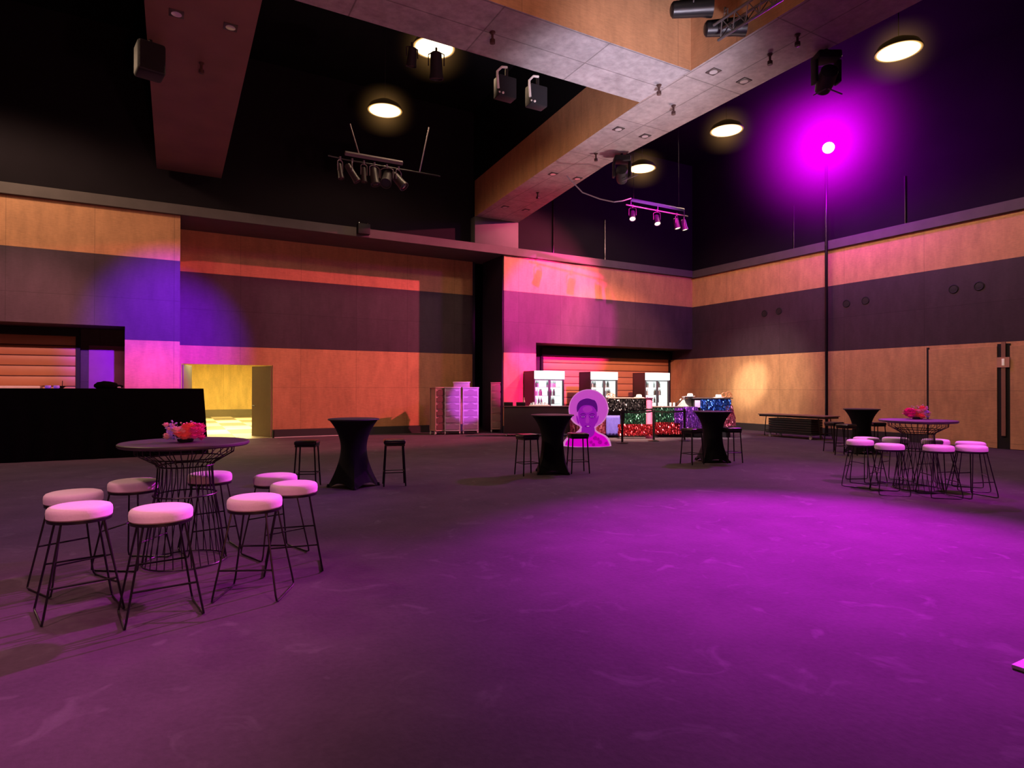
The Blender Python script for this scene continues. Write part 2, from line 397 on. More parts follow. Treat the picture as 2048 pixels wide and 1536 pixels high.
# foyer beyond the doorway
yel = panel_mat('yellow_lit_plywood', (0.72, 0.50, 0.14), (0.68, 0.46, 0.12), 'X', 2.4, 4.0, oz=0.0)
m = MB(); m.box(-9, 12, 37, 37.2, 0.38, 3.4); m.mi = 1; m.box(-9, 12, 36.95, 37.2, 0, 0.38)
struct(m.build('wall_foyer', [yel, mat('foyer_skirting', (0.2, 0.16, 0.07), 0.6)], smooth=False))
struct(MB().box(-9, 9.6, RY, 37.2, -0.2, -0.002).build('floor_foyer', checker_floor()))
struct(MB().box(-9, 9.6, RY+0.25, 37.2, 3.4, 3.6).build('ceiling_foyer', mat('foyer_ceiling', (0.6, 0.5, 0.3), 0.8)))
struct(MB().box(-9.2, -9, RY+0.25, 37.2, 0, 3.6).build('wall_foyer_left', yel))
struct(MB().box(9.45, 9.6, RY+0.25, 37.2, 0, 3.6).build('wall_foyer_right', yel))
struct(MB().box(-9, 0.14, RY, RY+0.25, 0, 3.6).build('wall_foyer_front', yel))
olive = mat('olive_door_leaf', (0.16, 0.11, 0.045), 0.5, var=0.1)
def leaf(name, hx, ang, w, sgn):
    m = MB(); m.box(0, w*sgn, -0.045, 0, 0.01, 2.28, bevel=0.003)
    o = struct(m.build(name, olive, loc=(hx, RY+0.02, 0), rot=(0, 0, ang)))
    h = MB(); h.tube([(0.9*w*sgn, -0.05, 1.0), (0.9*w*sgn, -0.09, 1.0), (0.75*w*sgn, -0.09, 1.0)], 0.012, 8)
    h.build('door_handle', black_metal, o)
leaf('door_3', 2.74, -radians(67), 1.15, -1)
leaf('door_4', 0.21, radians(77), 1.10, 1)

# ------------------------------------------------------------------ roller shutters
shut_m = mat('orange_shutter_slats', (0.60, 0.26, 0.13), 0.45, var=0.08, scale=3)
def shutter(x0, x1, z0, z1, label):
    t = thing('roller_shutter', label, 'roller shutter', ((x0+x1)/2, NY-0.06, 0))
    w = (x1-x0)/2; m = MB(); z = z1
    zs = []
    while z > z0+0.02:
        zb = max(z0, z-0.275); zs.append(zb)
        m.mi = 0; m.box(-w, w, -0.02, 0.02, zb+0.028, z, bevel=0.006); m.mi = 1; m.box(-w, w, -0.005, 0.015, zb, zb+0.028)
        z = zb
    m.build('slat_curtain', [shut_m, mat('shutter_groove', (0.10, 0.03, 0.03), 0.7)], t)
    for s in (-1, 1):
        g = MB(); g.box(s*w-0.04 if s > 0 else -w-0.06, w+0.06 if s > 0 else -w+0.04, -0.06, 0.04, z0-0.3, z1+0.05); g.build('guide_rail', black_matt, t)
    b = MB(); b.box(-w-0.06, w+0.06, -0.15, 0.05, z1, z1+0.32, bevel=0.02); b.build('roller_box', black_matt, t)
    return t
shutter(-7.5, -2.3, 1.45, 2.98, 'orange slatted roller shutter behind the black draped counter at far left')
shutter(12.62, 19.26, 0.9, 2.86, 'wide orange slatted roller shutter behind the three lit fridges')
o = MB().box(-7.9, -3.05, NY-0.5, NY-0.13, 1.56, 1.63, bevel=0.01).build('servery_shelf', mat('pale_shelf', (0.8, 0.6, 0.62), 0.4))
tag(o, 'long pale shelf below the shutter at far left', 'shelf')
m = MB(); m.box(-7.9, -3.1, NY-0.4, NY-0.2, 0, 1.56); m.build('shelf_support', black_matt, o)
# ------------------------------------------------------------------ black draped counter at left
def drape_box(x0, x1, y0, y1, h, flare):
    m = MB(); bm = m.bm; seg = []
    # outline with small folds, wider at the hem
    def outline(t, k):
        pts = []
        n = 60
        for i in range(n):
            a = i/n
            pts.append((x0+(x1-x0)*a, y0, 'f'))
        for i in range(10): pts.append((x1, y0+(y1-y0)*i/10, 'r'))
        for i in range(n): pts.append((x1-(x1-x0)*i/n, y1, 'b'))
        for i in range(10): pts.append((x0, y1-(y1-y0)*i/10, 'l'))
        out = []
        for i, (x, y, s) in enumerate(pts):
            w = 0.018*sin(i*1.9)*t
            if s == 'f': y -= flare*t+w
            if s == 'b': y += flare*t+w
            if s == 'r': x += flare*t+w
            if s == 'l': x -= flare*t+w
            out.append((x, y))
        return out
    rings = []
    for t in (0, 0.02, 0.3, 0.65, 1.0):
        z = h*(1-t)+0.004
        rings.append([bm.verts.new((x, y, z)) for x, y in outline(t, 0)])
    n = len(rings[0])
    for a, b in zip(rings, rings[1:]):
        for i in range(n): bm.faces.new((a[i], a[(i+1) % n], b[(i+1) % n], b[i]))
    bm.faces.new(rings[0])
    return m
t = thing('draped_counter', 'long chest-high counter under black floor-length drape at far left', 'counter', (0, 0, 0))
drape_box(-7.5, 0.63, 16.45, 17.3, 1.565, 0.10).build('drape', drape_m, t)
m = MB(); m.box(-7.45, 0.58, 16.5, 17.25, 1.50, 1.555); m.build('counter_top', black_matt, t)
# dark bundle, violet trinkets on it
p = Py(212, 777, 16.8)
m = MB(); rg = random.Random(3)
m.ico((0, 0, 0.055), 0.17, 3, (1.35, 0.6, 0.62), 0.07, rg); m.ico((0.2, 0.02, 0.035), 0.09, 2, (1.5, 0.8, 0.55), 0.1, rg)
tag(m.build('cloth_bundle', drape_m, loc=(p.x, 16.8, 1.578)), 'crumpled black cloth bundle lying on the draped counter', 'cloth')
o = MB().ico((0, 0, 0.012), 0.035, 1, (1.3, 1, 0.6)).build('crumpled_tissue', mat('pale_tissue', (0.7, 0.4, 0.7), 0.7), loc=(Py(238, 776, 16.75).x, 16.75, 1.58))
tag(o, 'small pale crumpled scrap beside the black bundle', 'tissue')
viol = mat('violet_plastic', (0.45, 0.2, 0.95), 0.4, emit=(0.4, 0.1, 1), estr=0.25)  # pots emit faintly, brightness put into the plastic
for px, lab in ((96, 'small violet pot left of the black dish on the draped counter'), (113, 'small violet pot right of the black dish on the draped counter')):
    q = Py(px, 775, 16.7)
    o = tag(MB().lathe([(0.045, 0), (0.06, 0.02), (0.055, 0.06), (0.03, 0.065)], 16).build('plastic_pot', viol, loc=(q.x, 16.7, 1.570)), lab, 'pot')
q = Py(108, 772, 17.0)
t = tag(MB().lathe([(0.07, 0), (0.12, 0.05), (0.11, 0.055), (0.06, 0.02)], 20).build('black_dish', black_matt, loc=(q.x+0.1, 17.0, 1.570)), 'black dish with an upright stick behind the violet pots', 'dish')
m = MB(); m.tube([(0.05, 0, 0.02), (0.055, 0, 0.17)], 0.008, 6); m.build('stick', black_matt, t)

# ------------------------------------------------------------------ white stools
def make_stool():
    t = thing('bar_stool', '', 'stool')
    R = 0.2; H = 0.76
    m = MB(); m.lathe([(0.02, H-0.088), (R-0.012, H-0.088), (R-0.002, H-0.078), (R, H-0.045), (R-0.003, H-0.022), (R-0.014, H-0.008), (R-0.035, H-0.001), (0.1, H+0.004), (0.01, H+0.005)], 48)
    m.build('cushion', cushion_m, t)
    m = MB(); m.lathe([(R-0.02, H-0.108), (R-0.006, H-0.108), (R-0.004, H-0.089), (R-0.03, H-0.089), (R-0.03, H-0.097)], 40, cap=False); m.box(-R+0.02, R-0.02, -0.02, 0.02, H-0.104, H-0.090)
    m.build('seat_ring', black_metal, t)
    for s in (-1, 1):
        tx, ty, bx, by = 0.125, 0.13, 0.235, 0.215
        pts = [(s*tx, -ty, H-0.10)]
        for k in (0.5, 0.93): pts.append((s*(tx+(bx-tx)*k), -(ty+(by-ty)*k), (H-0.10)*(1-k)+0.012*k))
        pts += [(s*bx, -by+0.008, 0.018), (s*bx, -by+0.04, 0.008), (s*bx, by-0.04, 0.008), (s*bx, by-0.008, 0.018)]
        for k in (0.93, 0.5): pts.append((s*(tx+(bx-tx)*k), (ty+(by-ty)*k), (H-0.10)*(1-k)+0.012*k))
        pts.append((s*tx, ty, H-0.10))
        MB().tube(pts, 0.0075, 8).build('sled_leg', black_metal, t)
    for y, k in ((-1, 0.64), (1, 0.50)):
        z = (H-0.10)*(1-k); x = 0.125+0.11*k; yy = y*(0.13+0.085*k)
        MB().tube([(-x, yy, z), (x, yy, z)], 0.007, 8).build('footrest_bar', black_metal, t)
    return t
ST = make_stool(); first = [True]
def stool(px, py, rz, label, group):
    p = Pz(px, py, 0.755)
    if first[0]:
        first[0] = False; ST.location = (p.x, p.y, 0); ST.rotation_euler = (0, 0, rz); ST['label'] = label; ST['group'] = group; return ST
    return dup(ST, (p.x, p.y, 0), rz, label, group)
GL = 'white stools around the left wire table'; GR = 'white stools around the right wire table'
W = 'white-cushioned black wire stool '
for px, py, rz, lab in (
    (148, 984, 0.5, 'at far left, half hidden behind the nearest stool'),
    (160, 1010, 0.25, 'at front left, nearest the viewer'),
    (267, 961, 1.0, 'directly left of the left wire table\'s base, below the black counter'),
    (323, 1014, 0.15, 'directly in front of the left wire table'),
    (420, 946, 0.2, 'behind the left wire table, seen through its wires'),
    (551, 950, 0.35, 'just behind another at the right end of the left group'),
    (588, 966, -0.15, 'at right of the left group, nearest the black cocktail table'),
    (510, 993, -0.45, 'at front right of the left wire table')):
    stool(px, py, rz, W+lab, GL)
for px, py, rz, lab in (
    (1720, 880, 0.3, 'at the left front corner of the right table group'),
    (1732, 875, 1.2, 'at the left back corner of the right table group, partly covered'),
    (1779, 888, 0.8, 'at front of the right wire table, left of its base'),
    (1791, 875.5, 0.1, 'behind the right wire table, left of its base'),
    (1871, 879, -0.2, 'behind the right wire table, right of its base'),
    (1877, 891, 0.9, 'at front of the right wire table, right of its base'),
    (1941, 884, 0.6, 'at far right, just behind another stool of the right group'),
    (1943, 891.5, -0.3, 'at the right front corner of the right table group')):
    stool(px, py, rz, W+lab, GR)

# ------------------------------------------------------------------ wire tables and flowers
def make_wire_table():
    t = thing('wire_table', '', 'table')
    H = 1.10; R = 0.54
    MB().lathe([(0.02, H-0.036), (R-0.012, H-0.036), (R, H-0.024), (R, H-0.008), (R-0.01, H), (0.02, H)], 64).build('table_top', wood_dk, t)
    m = MB(); n = 30
    def P(a, r, z): return (r*cos(a), r*sin(a), z)
    for i in range(n):
        a = 2*pi*i/n
        m.tube([P(a, 0.41, H-0.045), P(a, 0.405, H-0.10), P(a+0.02, 0.245, H-0.195), P(a+0.02, 0.225, H-0.235), P(a+0.04, 0.235, H-0.40), P(a+0.16, 0.29, 0.38), P(a+0.24, 0.345, 0.012)], 0.0045, 5)
    m.build('wire_cage', black_metal, t)
    for R2, z in ((0.41, H-0.043), (0.32, H-0.145), (0.235, H-0.215), (0.262, 0.62), (0.345, 0.012)):
        MB().ring(R2, 0.007, z, 40).build('cage_ring', black_metal, t)
    return t
WT = make_wire_table()
pl = Pd(372, 775.5, 5.62); pr_ = Pd(1835, 775.5, 9.75)
WT.location = (pl.x, pl.y, 0); WT['label'] = 'round dark wire-base table with flowers at left, among white stools'
WT2 = dup(WT, (pr_.x, pr_.y, 0), 0.7, 'round dark wire-base table with flowers at right, near the wall doors')
def flowers(name, label, loc, rz, s=1.0):
    t = thing(name, label, 'flowers', loc, rz)
    m = MB(); m.lathe([(0.05*s, 0), (0.07*s, 0.006), (0.075*s, 0.03*s), (0.06*s, 0.03*s)], 20); m.build('low_bowl', black_matt, t)
    cols = {'lav': mat('lavender_petals', (0.62, 0.38, 0.85), 0.7, scale=30, var=0.3, emit=(0.5, 0.2, 0.8), estr=0.04), 'cor': mat('coral_petals', (0.95, 0.14, 0.16), 0.7, scale=30, var=0.35, emit=(1, 0.1, 0.12), estr=0.06), 'mag': mat('magenta_petals', (0.85, 0.06, 0.32), 0.7, scale=30, var=0.35, emit=(0.9, 0.03, 0.3), estr=0.05), 'pin': mat('pale_pink_petals', (0.95, 0.42, 0.5), 0.7, scale=30, var=0.25, emit=(1, 0.3, 0.4), estr=0.04)}  # petals emit a little, light put into their colour
    rg = random.Random(11)
    def head(x, y, z, r, c):
        m = MB(); k = 9 if r > 0.03 else 5
        # ruffled rosette: nested cups of petals
        for ring, (rr, zz, nn) in enumerate(((1.0, 0.0, k), (0.72, 0.28, k-2), (0.42, 0.5, 4))):
            for i in range(nn):
                a = 2*pi*i/nn+ring*0.5+rg.uniform(-.2, .2)
                ca, sa = cos(a), sin(a); w = 0.42
                def q(rad, off, h): return (x+r*(rad*ca-off*sa), y+r*(rad*sa+off*ca), z+r*(h+rg.uniform(-.08, .08)))
                b0, b1 = q(0.08, -0.1, zz-0.35), q(0.08, 0.1, zz-0.35)
                c0, c1 = q(rr*0.65, -w, zz+0.1), q(rr*0.65, w, zz+0.1)
                d0, d1 = q(rr, -w*0.55, zz+0.3), q(rr, w*0.55, zz+0.3)
                m.quad(b0, b1, c1, c0); m.quad(c0, c1, d1, d0)
        m.ico((x, y, z), r*0.5, 1, jitter=0.15, rng=rg)
        m.build('flower_head', cols[c], t)
    for i in range(26): head(-0.11*s+rg.uniform(-.055, .05)*s, rg.uniform(-.08, .07)*s, s*rg.uniform(.03, .17), s*rg.uniform(.022, .036), 'lav' if i % 4 else 'pin')
    for i in range(18): head(-0.01*s+rg.uniform(-.055, .055)*s, rg.uniform(-.09, .08)*s, s*rg.uniform(.03, .165), s*rg.uniform(.042, .058), 'cor' if i % 4 else 'pin')
    for i in range(18): head(0.105*s+rg.uniform(-.055, .055)*s, rg.uniform(-.09, .08)*s, s*rg.uniform(.03, .16), s*rg.uniform(.042, .058), 'mag')
    for i in range(9):
        x, y = rg.uniform(-.16, .12)*s, rg.uniform(-.05, .05)*s; z = s*rg.uniform(.17, .22)
        head(x, y, z, 0.012*s, 'pin' if i % 2 else 'lav')
        MB().tube([(x*0.4, y*0.4, 0.05*s), (x, y, z)], 0.0018, 5).build('stem', mat('green_stem', (0.08, 0.14, 0.05), 0.6), t)
    return t
a = Pz(371, 884, 1.10)
flowers('flower_arrangement', 'low pink, coral and lavender flower arrangement on the left wire table', (a.x, a.y, 1.101), -YAW+0.25, 0.92)
a = Pz(1835, 838, 1.10)
flowers('flower_arrangement', 'low coral and violet flower arrangement on the right wire table', (a.x, a.y, 1.101), -YAW-0.3+pi, 1.05)

# ------------------------------------------------------------------ cocktail tables with stretch covers
def make_cocktail():
    t = thing('cocktail_table', '', 'table')
    H = 1.10; R = 0.405; n = 64; m = MB(); bm = m.bm
    rings = []
    def rad(a, z):
        tz = z/H
        circ = 0.205+0.2*max(0, (tz-0.56)/0.44)**2.1
        c4 = max(abs(cos(a-pi/4)), abs(sin(a-pi/4)))
        sq = 0.415*(0.7071/c4) if False else 0.415*(1/(abs(cos(a))+abs(sin(a))))
        k = max(0, (0.56-tz)/0.56)
        base = 0.205+(sq*1.0-0.205)*k**1.7
        r = circ if tz >= 0.56 else base
        return r
    for j in range(30):
        z = H-0.02-(H-0.02)*j/29
        ring = []
        for i in range(n):
            a = 2*pi*i/n
            corner = abs(cos(2*a))**4      # 1 towards the four feet
            zz = z+0.075*(1-corner)*(max(0, 1-z/0.30))
            ring.append(bm.verts.new((rad(a, max(z, 0))*cos(a), rad(a, max(z, 0))*sin(a), max(zz, 0.004))))
        rings.append(ring)
    for a, b in zip(rings, rings[1:]):
        for i in range(n): bm.faces.new((a[i], a[(i+1) % n], b[(i+1) % n], b[i]))
    m.build('stretch_cover', spandex_m, t)
    MB().lathe([(0.02, H-0.026), (R-0.005, H-0.026), (R+0.004, H-0.016), (R, H-0.003), (R-0.02, H), (0.02, H+0.001)], 64).build('covered_top', mat('black_stretch_top', (0.028, 0.022, 0.03), 0.55, spec=0.4), t)
    for k in range(4):
        a = k*pi/2
        MB().lathe([(0.03, 0), (0.034, 0.01), (0.02, 0.05)], 12, (0.39*cos(a), 0.39*sin(a), 0)).build('foot_pocket', spandex_m, t)
    return t
CT = make_cocktail(); GC = 'cocktail tables under black stretch covers'
spots = [(708, 9.9, -YAW+0.28, 'black stretch-covered cocktail table nearest the camera, left of centre'),
         (1105, 11.5, -YAW+pi/4, 'black stretch-covered cocktail table in front of the magenta portrait cutout'),
         (1425, 13.35, -YAW+pi/4, 'black stretch-covered cocktail table in front of the blue tinsel box'),
         (1723, 15.1, 0.2, 'black stretch-covered cocktail table by the right wall, beside the folding table')]
for i, (px, D, rz, lab) in enumerate(spots):
    p = Pd(px, 775.5, D)
    if i == 0: CT.location = (p.x, p.y, 0); CT.rotation_euler = (0, 0, rz); CT['label'] = lab; CT['group'] = GC
    else: dup(CT, (p.x, p.y, 0), rz, lab, GC)

def make_black_stool():
    t = thing('leather_bar_stool', '', 'stool'); H = 0.75
    m = MB(); m.box(-0.175, 0.175, -0.165, 0.165, H-0.075, H, bevel=0.03, seg=4); m.build('seat', vinyl_m, t)
    m = MB(); m.box(-0.16, 0.16, -0.15, 0.15, H-0.10, H-0.074); m.build('seat_frame', black_metal, t)
    for sx in (-1, 1):
        for sy in (-1, 1):
            MB().tube([(sx*0.14, sy*0.13, H-0.10), (sx*0.175, sy*0.165, 0)], 0.0125, 10).build('leg', black_metal, t)
    k = 0.66; x, y, z = 0.14+0.035*k, 0.13+0.035*k, (H-0.10)*(1-k)
    for q0, q1 in (((-x, -y), (x, -y)), ((x, -y), (x, y)), ((x, y), (-x, y)), ((-x, y), (-x, -y))):
        MB().tube([(q0[0], q0[1], z), (q1[0], q1[1], z)], 0.008, 8).build('rung', black_metal, t)
    return t
BS = make_black_stool(); GB = 'black stools beside the cocktail tables'
for i, (px, D, rz, lab) in enumerate([
    (615, 9.85, -YAW+0.1, 'black bar stool left of the nearest cocktail table'),
    (789, 10.05, -YAW+0.25, 'black bar stool right of the nearest cocktail table'),
    (1055, 11.25, -YAW+0.5, 'black bar stool left of the cocktail table before the portrait cutout'),
    (1156, 11.55, -YAW+0.2, 'black bar stool overlapping the magenta portrait cutout'),
    (1384, 12.9, -YAW+0.55, 'black bar stool left of the cocktail table before the blue tinsel'),
    (1462, 13.2, -YAW+0.2, 'black bar stool right of the cocktail table before the blue tinsel'),
    (1668, 15.5, -YAW+0.3, 'black bar stool leftmost of those by the right wall, under the folding table end'),
    (1692, 14.6, -YAW+0.5, 'black bar stool just left of the cocktail table by the right wall'),
    (1752, 15.4, -YAW+0.1, 'black bar stool right of the cocktail table by the right wall')]):
    p = Pd(px, 775.5, D)
    if i == 0: BS.location = (p.x, p.y, 0); BS.rotation_euler = (0, 0, rz); BS['label'] = lab; BS['group'] = GB
    else: dup(BS, (p.x, p.y, 0), rz, lab, GB)

# ------------------------------------------------------------------ folding table on castors by the right wall
def castor(parent, x, y, r=0.045, body=None):
    m = MB(); T = Matrix.Translation((x, y, r)) @ Matrix.Rotation(pi/2, 4, 'Y')
    m.lathe([(0.01, -0.014), (r, -0.014), (r, 0.014), (0.01, 0.014)], 16, mat4=T); m.box(x-0.02, x+0.02, y-0.015, y+0.015, r+0.005, r*2+0.03)
    return m.build('castor', body or mat('pale_castor', (0.6, 0.55, 0.58), 0.4), parent)
t = thing('folding_table', 'long brown folding table against the right wall', 'table', (17.75, 12.85, 0), 0)
MB().box(-0.38, 0.38, -1.22, 1.22, 0.715, 0.745, bevel=0.008).build('table_top', mat('brown_laminate', (0.22, 0.13, 0.11), 0.35), t)
MB().box(-0.36, 0.36, -1.18, 1.18, 0.66, 0.714).build('apron', black_metal, t)
for s in (-1, 1):
    m = MB()
    for x in (-0.3, 0.3):
        m.tube([(x, s*0.95, 0.68), (x, s*1.02, 0.02)], 0.014, 8)
    m.tube([(-0.3, s*1.0, 0.2), (0.3, s*1.0, 0.2)], 0.012, 8); m.build('leg_frame', black_metal, t)
t = thing('flat_dolly', 'low black loaded dolly on pale castors under the folding table', 'dolly', (17.66, 12.75, 0), 0)
MB().box(-0.32, 0.32, -0.72, 0.98, 0.13, 0.17, bevel=0.006).build('platform', black_matt, t)
m = MB()
for k in range(6): m.box(-0.29, 0.29, -0.66, 0.9, 0.172+k*0.075, 0.24+k*0.075, bevel=0.01)
m.build('folded_load', mat('black_folded_boards', (0.010, 0.008, 0.010), 0.6), t)
for x in (-0.26, 0.26):
    for y in (-0.62, 0.86): castor(t, x, y, 0.05)

# ------------------------------------------------------------------ drawer trolleys in the recess
def trolley(loc, rz, label, c_frame, c_drawer, nd=6, w=0.54, h=1.48):
    t = thing('drawer_trolley', label, 'trolley', loc, rz, 'drawer trolleys by the recess')
    d = 0.42; b = 0.14; m = MB()
    for x in (-w/2+0.02, w/2-0.02):
        for y in (-d/2+0.02, d/2-0.02): m.box(x-0.02, x+0.02, y-0.02, y+0.02, b, b+h-0.03)
    hh = (h-0.09)/nd
    for k in range(nd+1): m.box(-w/2+0.03, w/2-0.03, -d/2+0.005, d/2-0.005, b+0.03+k*hh-0.012, b+0.03+k*hh+0.012)
    m.build('frame', c_frame, t)
    MB().box(-w/2+0.032, w/2-0.032, -d/2+0.02, d/2-0.008, b, b+h-0.04).build('carcass', c_frame, t)
    MB().box(-w/2-0.015, w/2+0.015, -d/2-0.015, d/2+0.015, b+h-0.035, b+h, bevel=0.01).build('top_panel', c_frame, t)
    for k in range(nd):
        z0 = b+0.045+k*hh; z1 = z0+hh-0.035; m = MB()
        n = 24; poly = [(-w/2+0.045, z0), (w/2-0.045, z0)]
        for i in range(n+1):
            x = (w/2-0.045)-(w-0.09)*i/n; dz = 0.035*max(0, 1-(x/0.10)**2)-0.02*(1 if abs(x) > 0.10 else 0)
            poly.append((x, z1-0.03+dz))
        m.prism(poly, -d/2-0.012, d/2-0.03); m.build('drawer', c_drawer, t)
    MB().box(-w/2, w/2, -d/2, d/2, b-0.02, b+0.02, bevel=0.006).build('base_panel', c_frame, t)
    for x in (-w/2+0.02, w/2-0.02):
        for y in (-d/2+0.05, d/2-0.05): castor(t, x, y, 0.05)
    return t
fr = mat('pale_plastic_frame', (0.72, 0.5, 0.72), 0.4); dr = mat('translucent_drawer', (0.42, 0.22, 0.45), 0.35)
p = Pd(905, 775.5, 21.0); trolley((p.x, p.y, 0), -YAW+0.12, 'pale six-drawer trolley on castors, middle one of three in the recess', fr, dr)
p = Pd(941, 775.5, 21.2); trolley((p.x, p.y, 0), -YAW+0.12, 'pale six-drawer trolley on castors, right one of three beside the dark gap', fr, dr)
fr2 = mat('brown_plastic_frame', (0.40, 0.24, 0.22), 0.45); dr2 = mat('brown_drawer', (0.12, 0.05, 0.05), 0.4)
p = Pd(876, 775.5, 20.9); trolley((p.x, p.y, 0), -YAW+0.62, 'brown drawer trolley, left one of three in the recess', fr2, dr2, w=0.42)
p = Pd(996, 775.5, 21.9); trolley((p.x, p.y, 0), -YAW, 'dull olive drawer trolley in the dark gap behind the bar counter', mat('olive_frame', (0.32, 0.24, 0.16), 0.5), mat('olive_drawer', (0.20, 0.16, 0.11), 0.5), w=0.5, h=1.66)
p = Pd(923, 775.5, 21.25)
t = thing('storage_box', 'shallow pale plastic storage box lying on top of the drawer trolleys', 'box', (p.x, p.y, 1.622), -YAW+0.1)
MB().box(-0.28, 0.28, -0.18, 0.18, 0, 0.15, bevel=0.02).build('tub', mat('mauve_tub', (0.42, 0.27, 0.36), 0.4), t)
MB().box(-0.30, 0.30, -0.20, 0.20, 0.15, 0.185, bevel=0.012).build('lid', mat('pale_lid', (0.8, 0.6, 0.62), 0.4), t)

# ------------------------------------------------------------------ fridges
fr_black = mat('fridge_black', (0.03, 0.022, 0.024), 0.45); fr_in = emission_mat('fridge_lit_interior', (0.86, 1.0, 0.98), 1.5)
fr_sign = emission_mat('fridge_lit_sign', (0.92, 1.0, 0.97), 2.6); shelf_m = mat('white_wire_shelf', (0.55, 0.6, 0.6), 0.4)
def make_fridge():
    t = thing('drinks_fridge', '', 'fridge'); w, d, h = 1.25, 0.72, 2.2; x = w/2
    m = MB(); m.box(-x, -x+0.05, 0, d, 0.08, h); m.box(x-0.05, x, 0, d, 0.08, h); m.box(-x, x, d-0.05, d, 0.08, h)
    m.box(-x, x, 0, d, h-0.02, h); m.box(-x, x, 0, d, 0.06, 0.30); m.build('cabinet', fr_black, t, smooth=False)
    m = MB(); m.box(-x+0.055, x-0.055, d-0.075, d-0.055, 0.31, h-0.30); m.box(-x+0.051, -x+0.06, 0.05, d-0.06, 0.31, h-0.30); m.box(x-0.06, x-0.051, 0.05, d-0.06, 0.31, h-0.30); m.box(-x+0.055, x-0.055, 0.05, d-0.06, h-0.31, h-0.295)
    m.build('lit_lining', fr_in, t, smooth=False)
    m = MB(); n = 14; pts = [(-x, -0.02)]+[(-x+w*i/n, -0.035-0.05*sin(pi*i/n)) for i in range(n+1)]+[(x, -0.02)]
    bm = m.bm; lo = [bm.verts.new((a, b, h-0.285)) for a, b in pts]; hi = [bm.verts.new((a, b, h)) for a, b in pts]
    for i in range(len(pts)-1): bm.faces.new((lo[i], lo[i+1], hi[i+1], hi[i]))
    bm.faces.new(lo); bm.faces.new(list(reversed(hi))); bm.faces.new((lo[-1], lo[0], hi[0], hi[-1]))
    m.build('header_sign', fr_sign, t)
    for k in range(5): MB().box(-x+0.06, x-0.06, 0.10, d-0.08, 0.42+k*0.30, 0.432+k*0.30).build('shelf', shelf_m, t)
    for s in (-1, 1):
        m = MB(); a, b = (-x, -0.005) if s < 0 else (0.005, x)
        for q in ((a, a+0.035, 0.32, h-0.30), (b-0.035, b, 0.32, h-0.30), (a, b, 0.32, 0.36), (a, b, h-0.335, h-0.30)): m.box(q[0], q[1], -0.02, 0.02, q[2], q[3])
        in_ = b if s < 0 else a
        dr_ = m.build('door', mat('fridge_door_frame', (0.10, 0.11, 0.14), 0.35), t, smooth=False)
        MB().box(a+0.036, b-0.036, -0.004, 0.004, 0.361, h-0.336).build('glass_pane', glass_m, dr_)
        hx = in_-s*(-0.03) if False else in_+s*0.02
        MB().tube([(hx, -0.055, 0.9), (hx, -0.055, 1.5)], 0.012, 8).build('handle', mat('fridge_handle', (0.08, 0.09, 0.13), 0.3), dr_)
    for sx in (-1, 1):
        for sy in (0.06, d-0.06): MB().lathe([(0.02, 0), (0.03, 0.01), (0.02, 0.06)], 10, (sx*(x-0.08), sy, 0)).build('foot', black_metal, t)
    return t
FRG = make_fridge(); fx = [(11.605, 'leftmost'), (14.02, 'middle'), (16.63, 'right-hand')]
FY = 18.2
for i, (x, nm) in enumerate(fx):
    lab = {'leftmost': 'glowing two-door drinks fridge leftmost, beside the pink-lit wall', 'middle': 'glowing two-door drinks fridge in the middle, partly behind the portrait hat', 'right-hand': 'glowing two-door drinks fridge on the right, nearest the corner'}[nm]
    if i == 0: FRG.location = (x, FY, 0); FRG['label'] = lab; FRG['group'] = 'lit drinks fridges'
    else: dup(FRG, (x, FY, 0), 0, lab, 'lit drinks fridges')
bot_cols = [mat('grey_glass_bottle', (0.18, 0.22, 0.22), 0.3), mat('dark_glass_bottle', (0.06, 0.08, 0.08), 0.25), mat('pale_label_bottle', (0.5, 0.56, 0.56), 0.35)]
bp = []
for c in bot_cols:
    o = MB().lathe([(0.03, 0), (0.036, 0.005), (0.036, 0.13), (0.014, 0.18), (0.013, 0.225), (0.006, 0.226)], 10).build('bottle', c); bp.append(o)
rg = random.Random(5); used = set()
for i, (x, nm) in enumerate(fx):
    for k in range(2, 5):
        for s in (-1, 1):
            n = rg.choice((3, 4, 4, 5)) if not (s > 0 and k == 2) else 3
            for j in range(n):
                c = rg.randrange(3); src = bp[c]
                o = src if c not in used else src.copy()
                if c in used: COL.objects.link(o)
                used.add(c)
                o.location = (x+s*0.31+(-0.17+0.085*j)+rg.uniform(-.012, .012), FY+0.16+rg.uniform(0, .2), 0.433+k*0.30)
                if c: pass
                o['label'] = 'small bottle on a lit shelf inside the %s fridge' % nm; o['category'] = 'bottle'; o['group'] = 'bottles inside the %s fridge' % nm

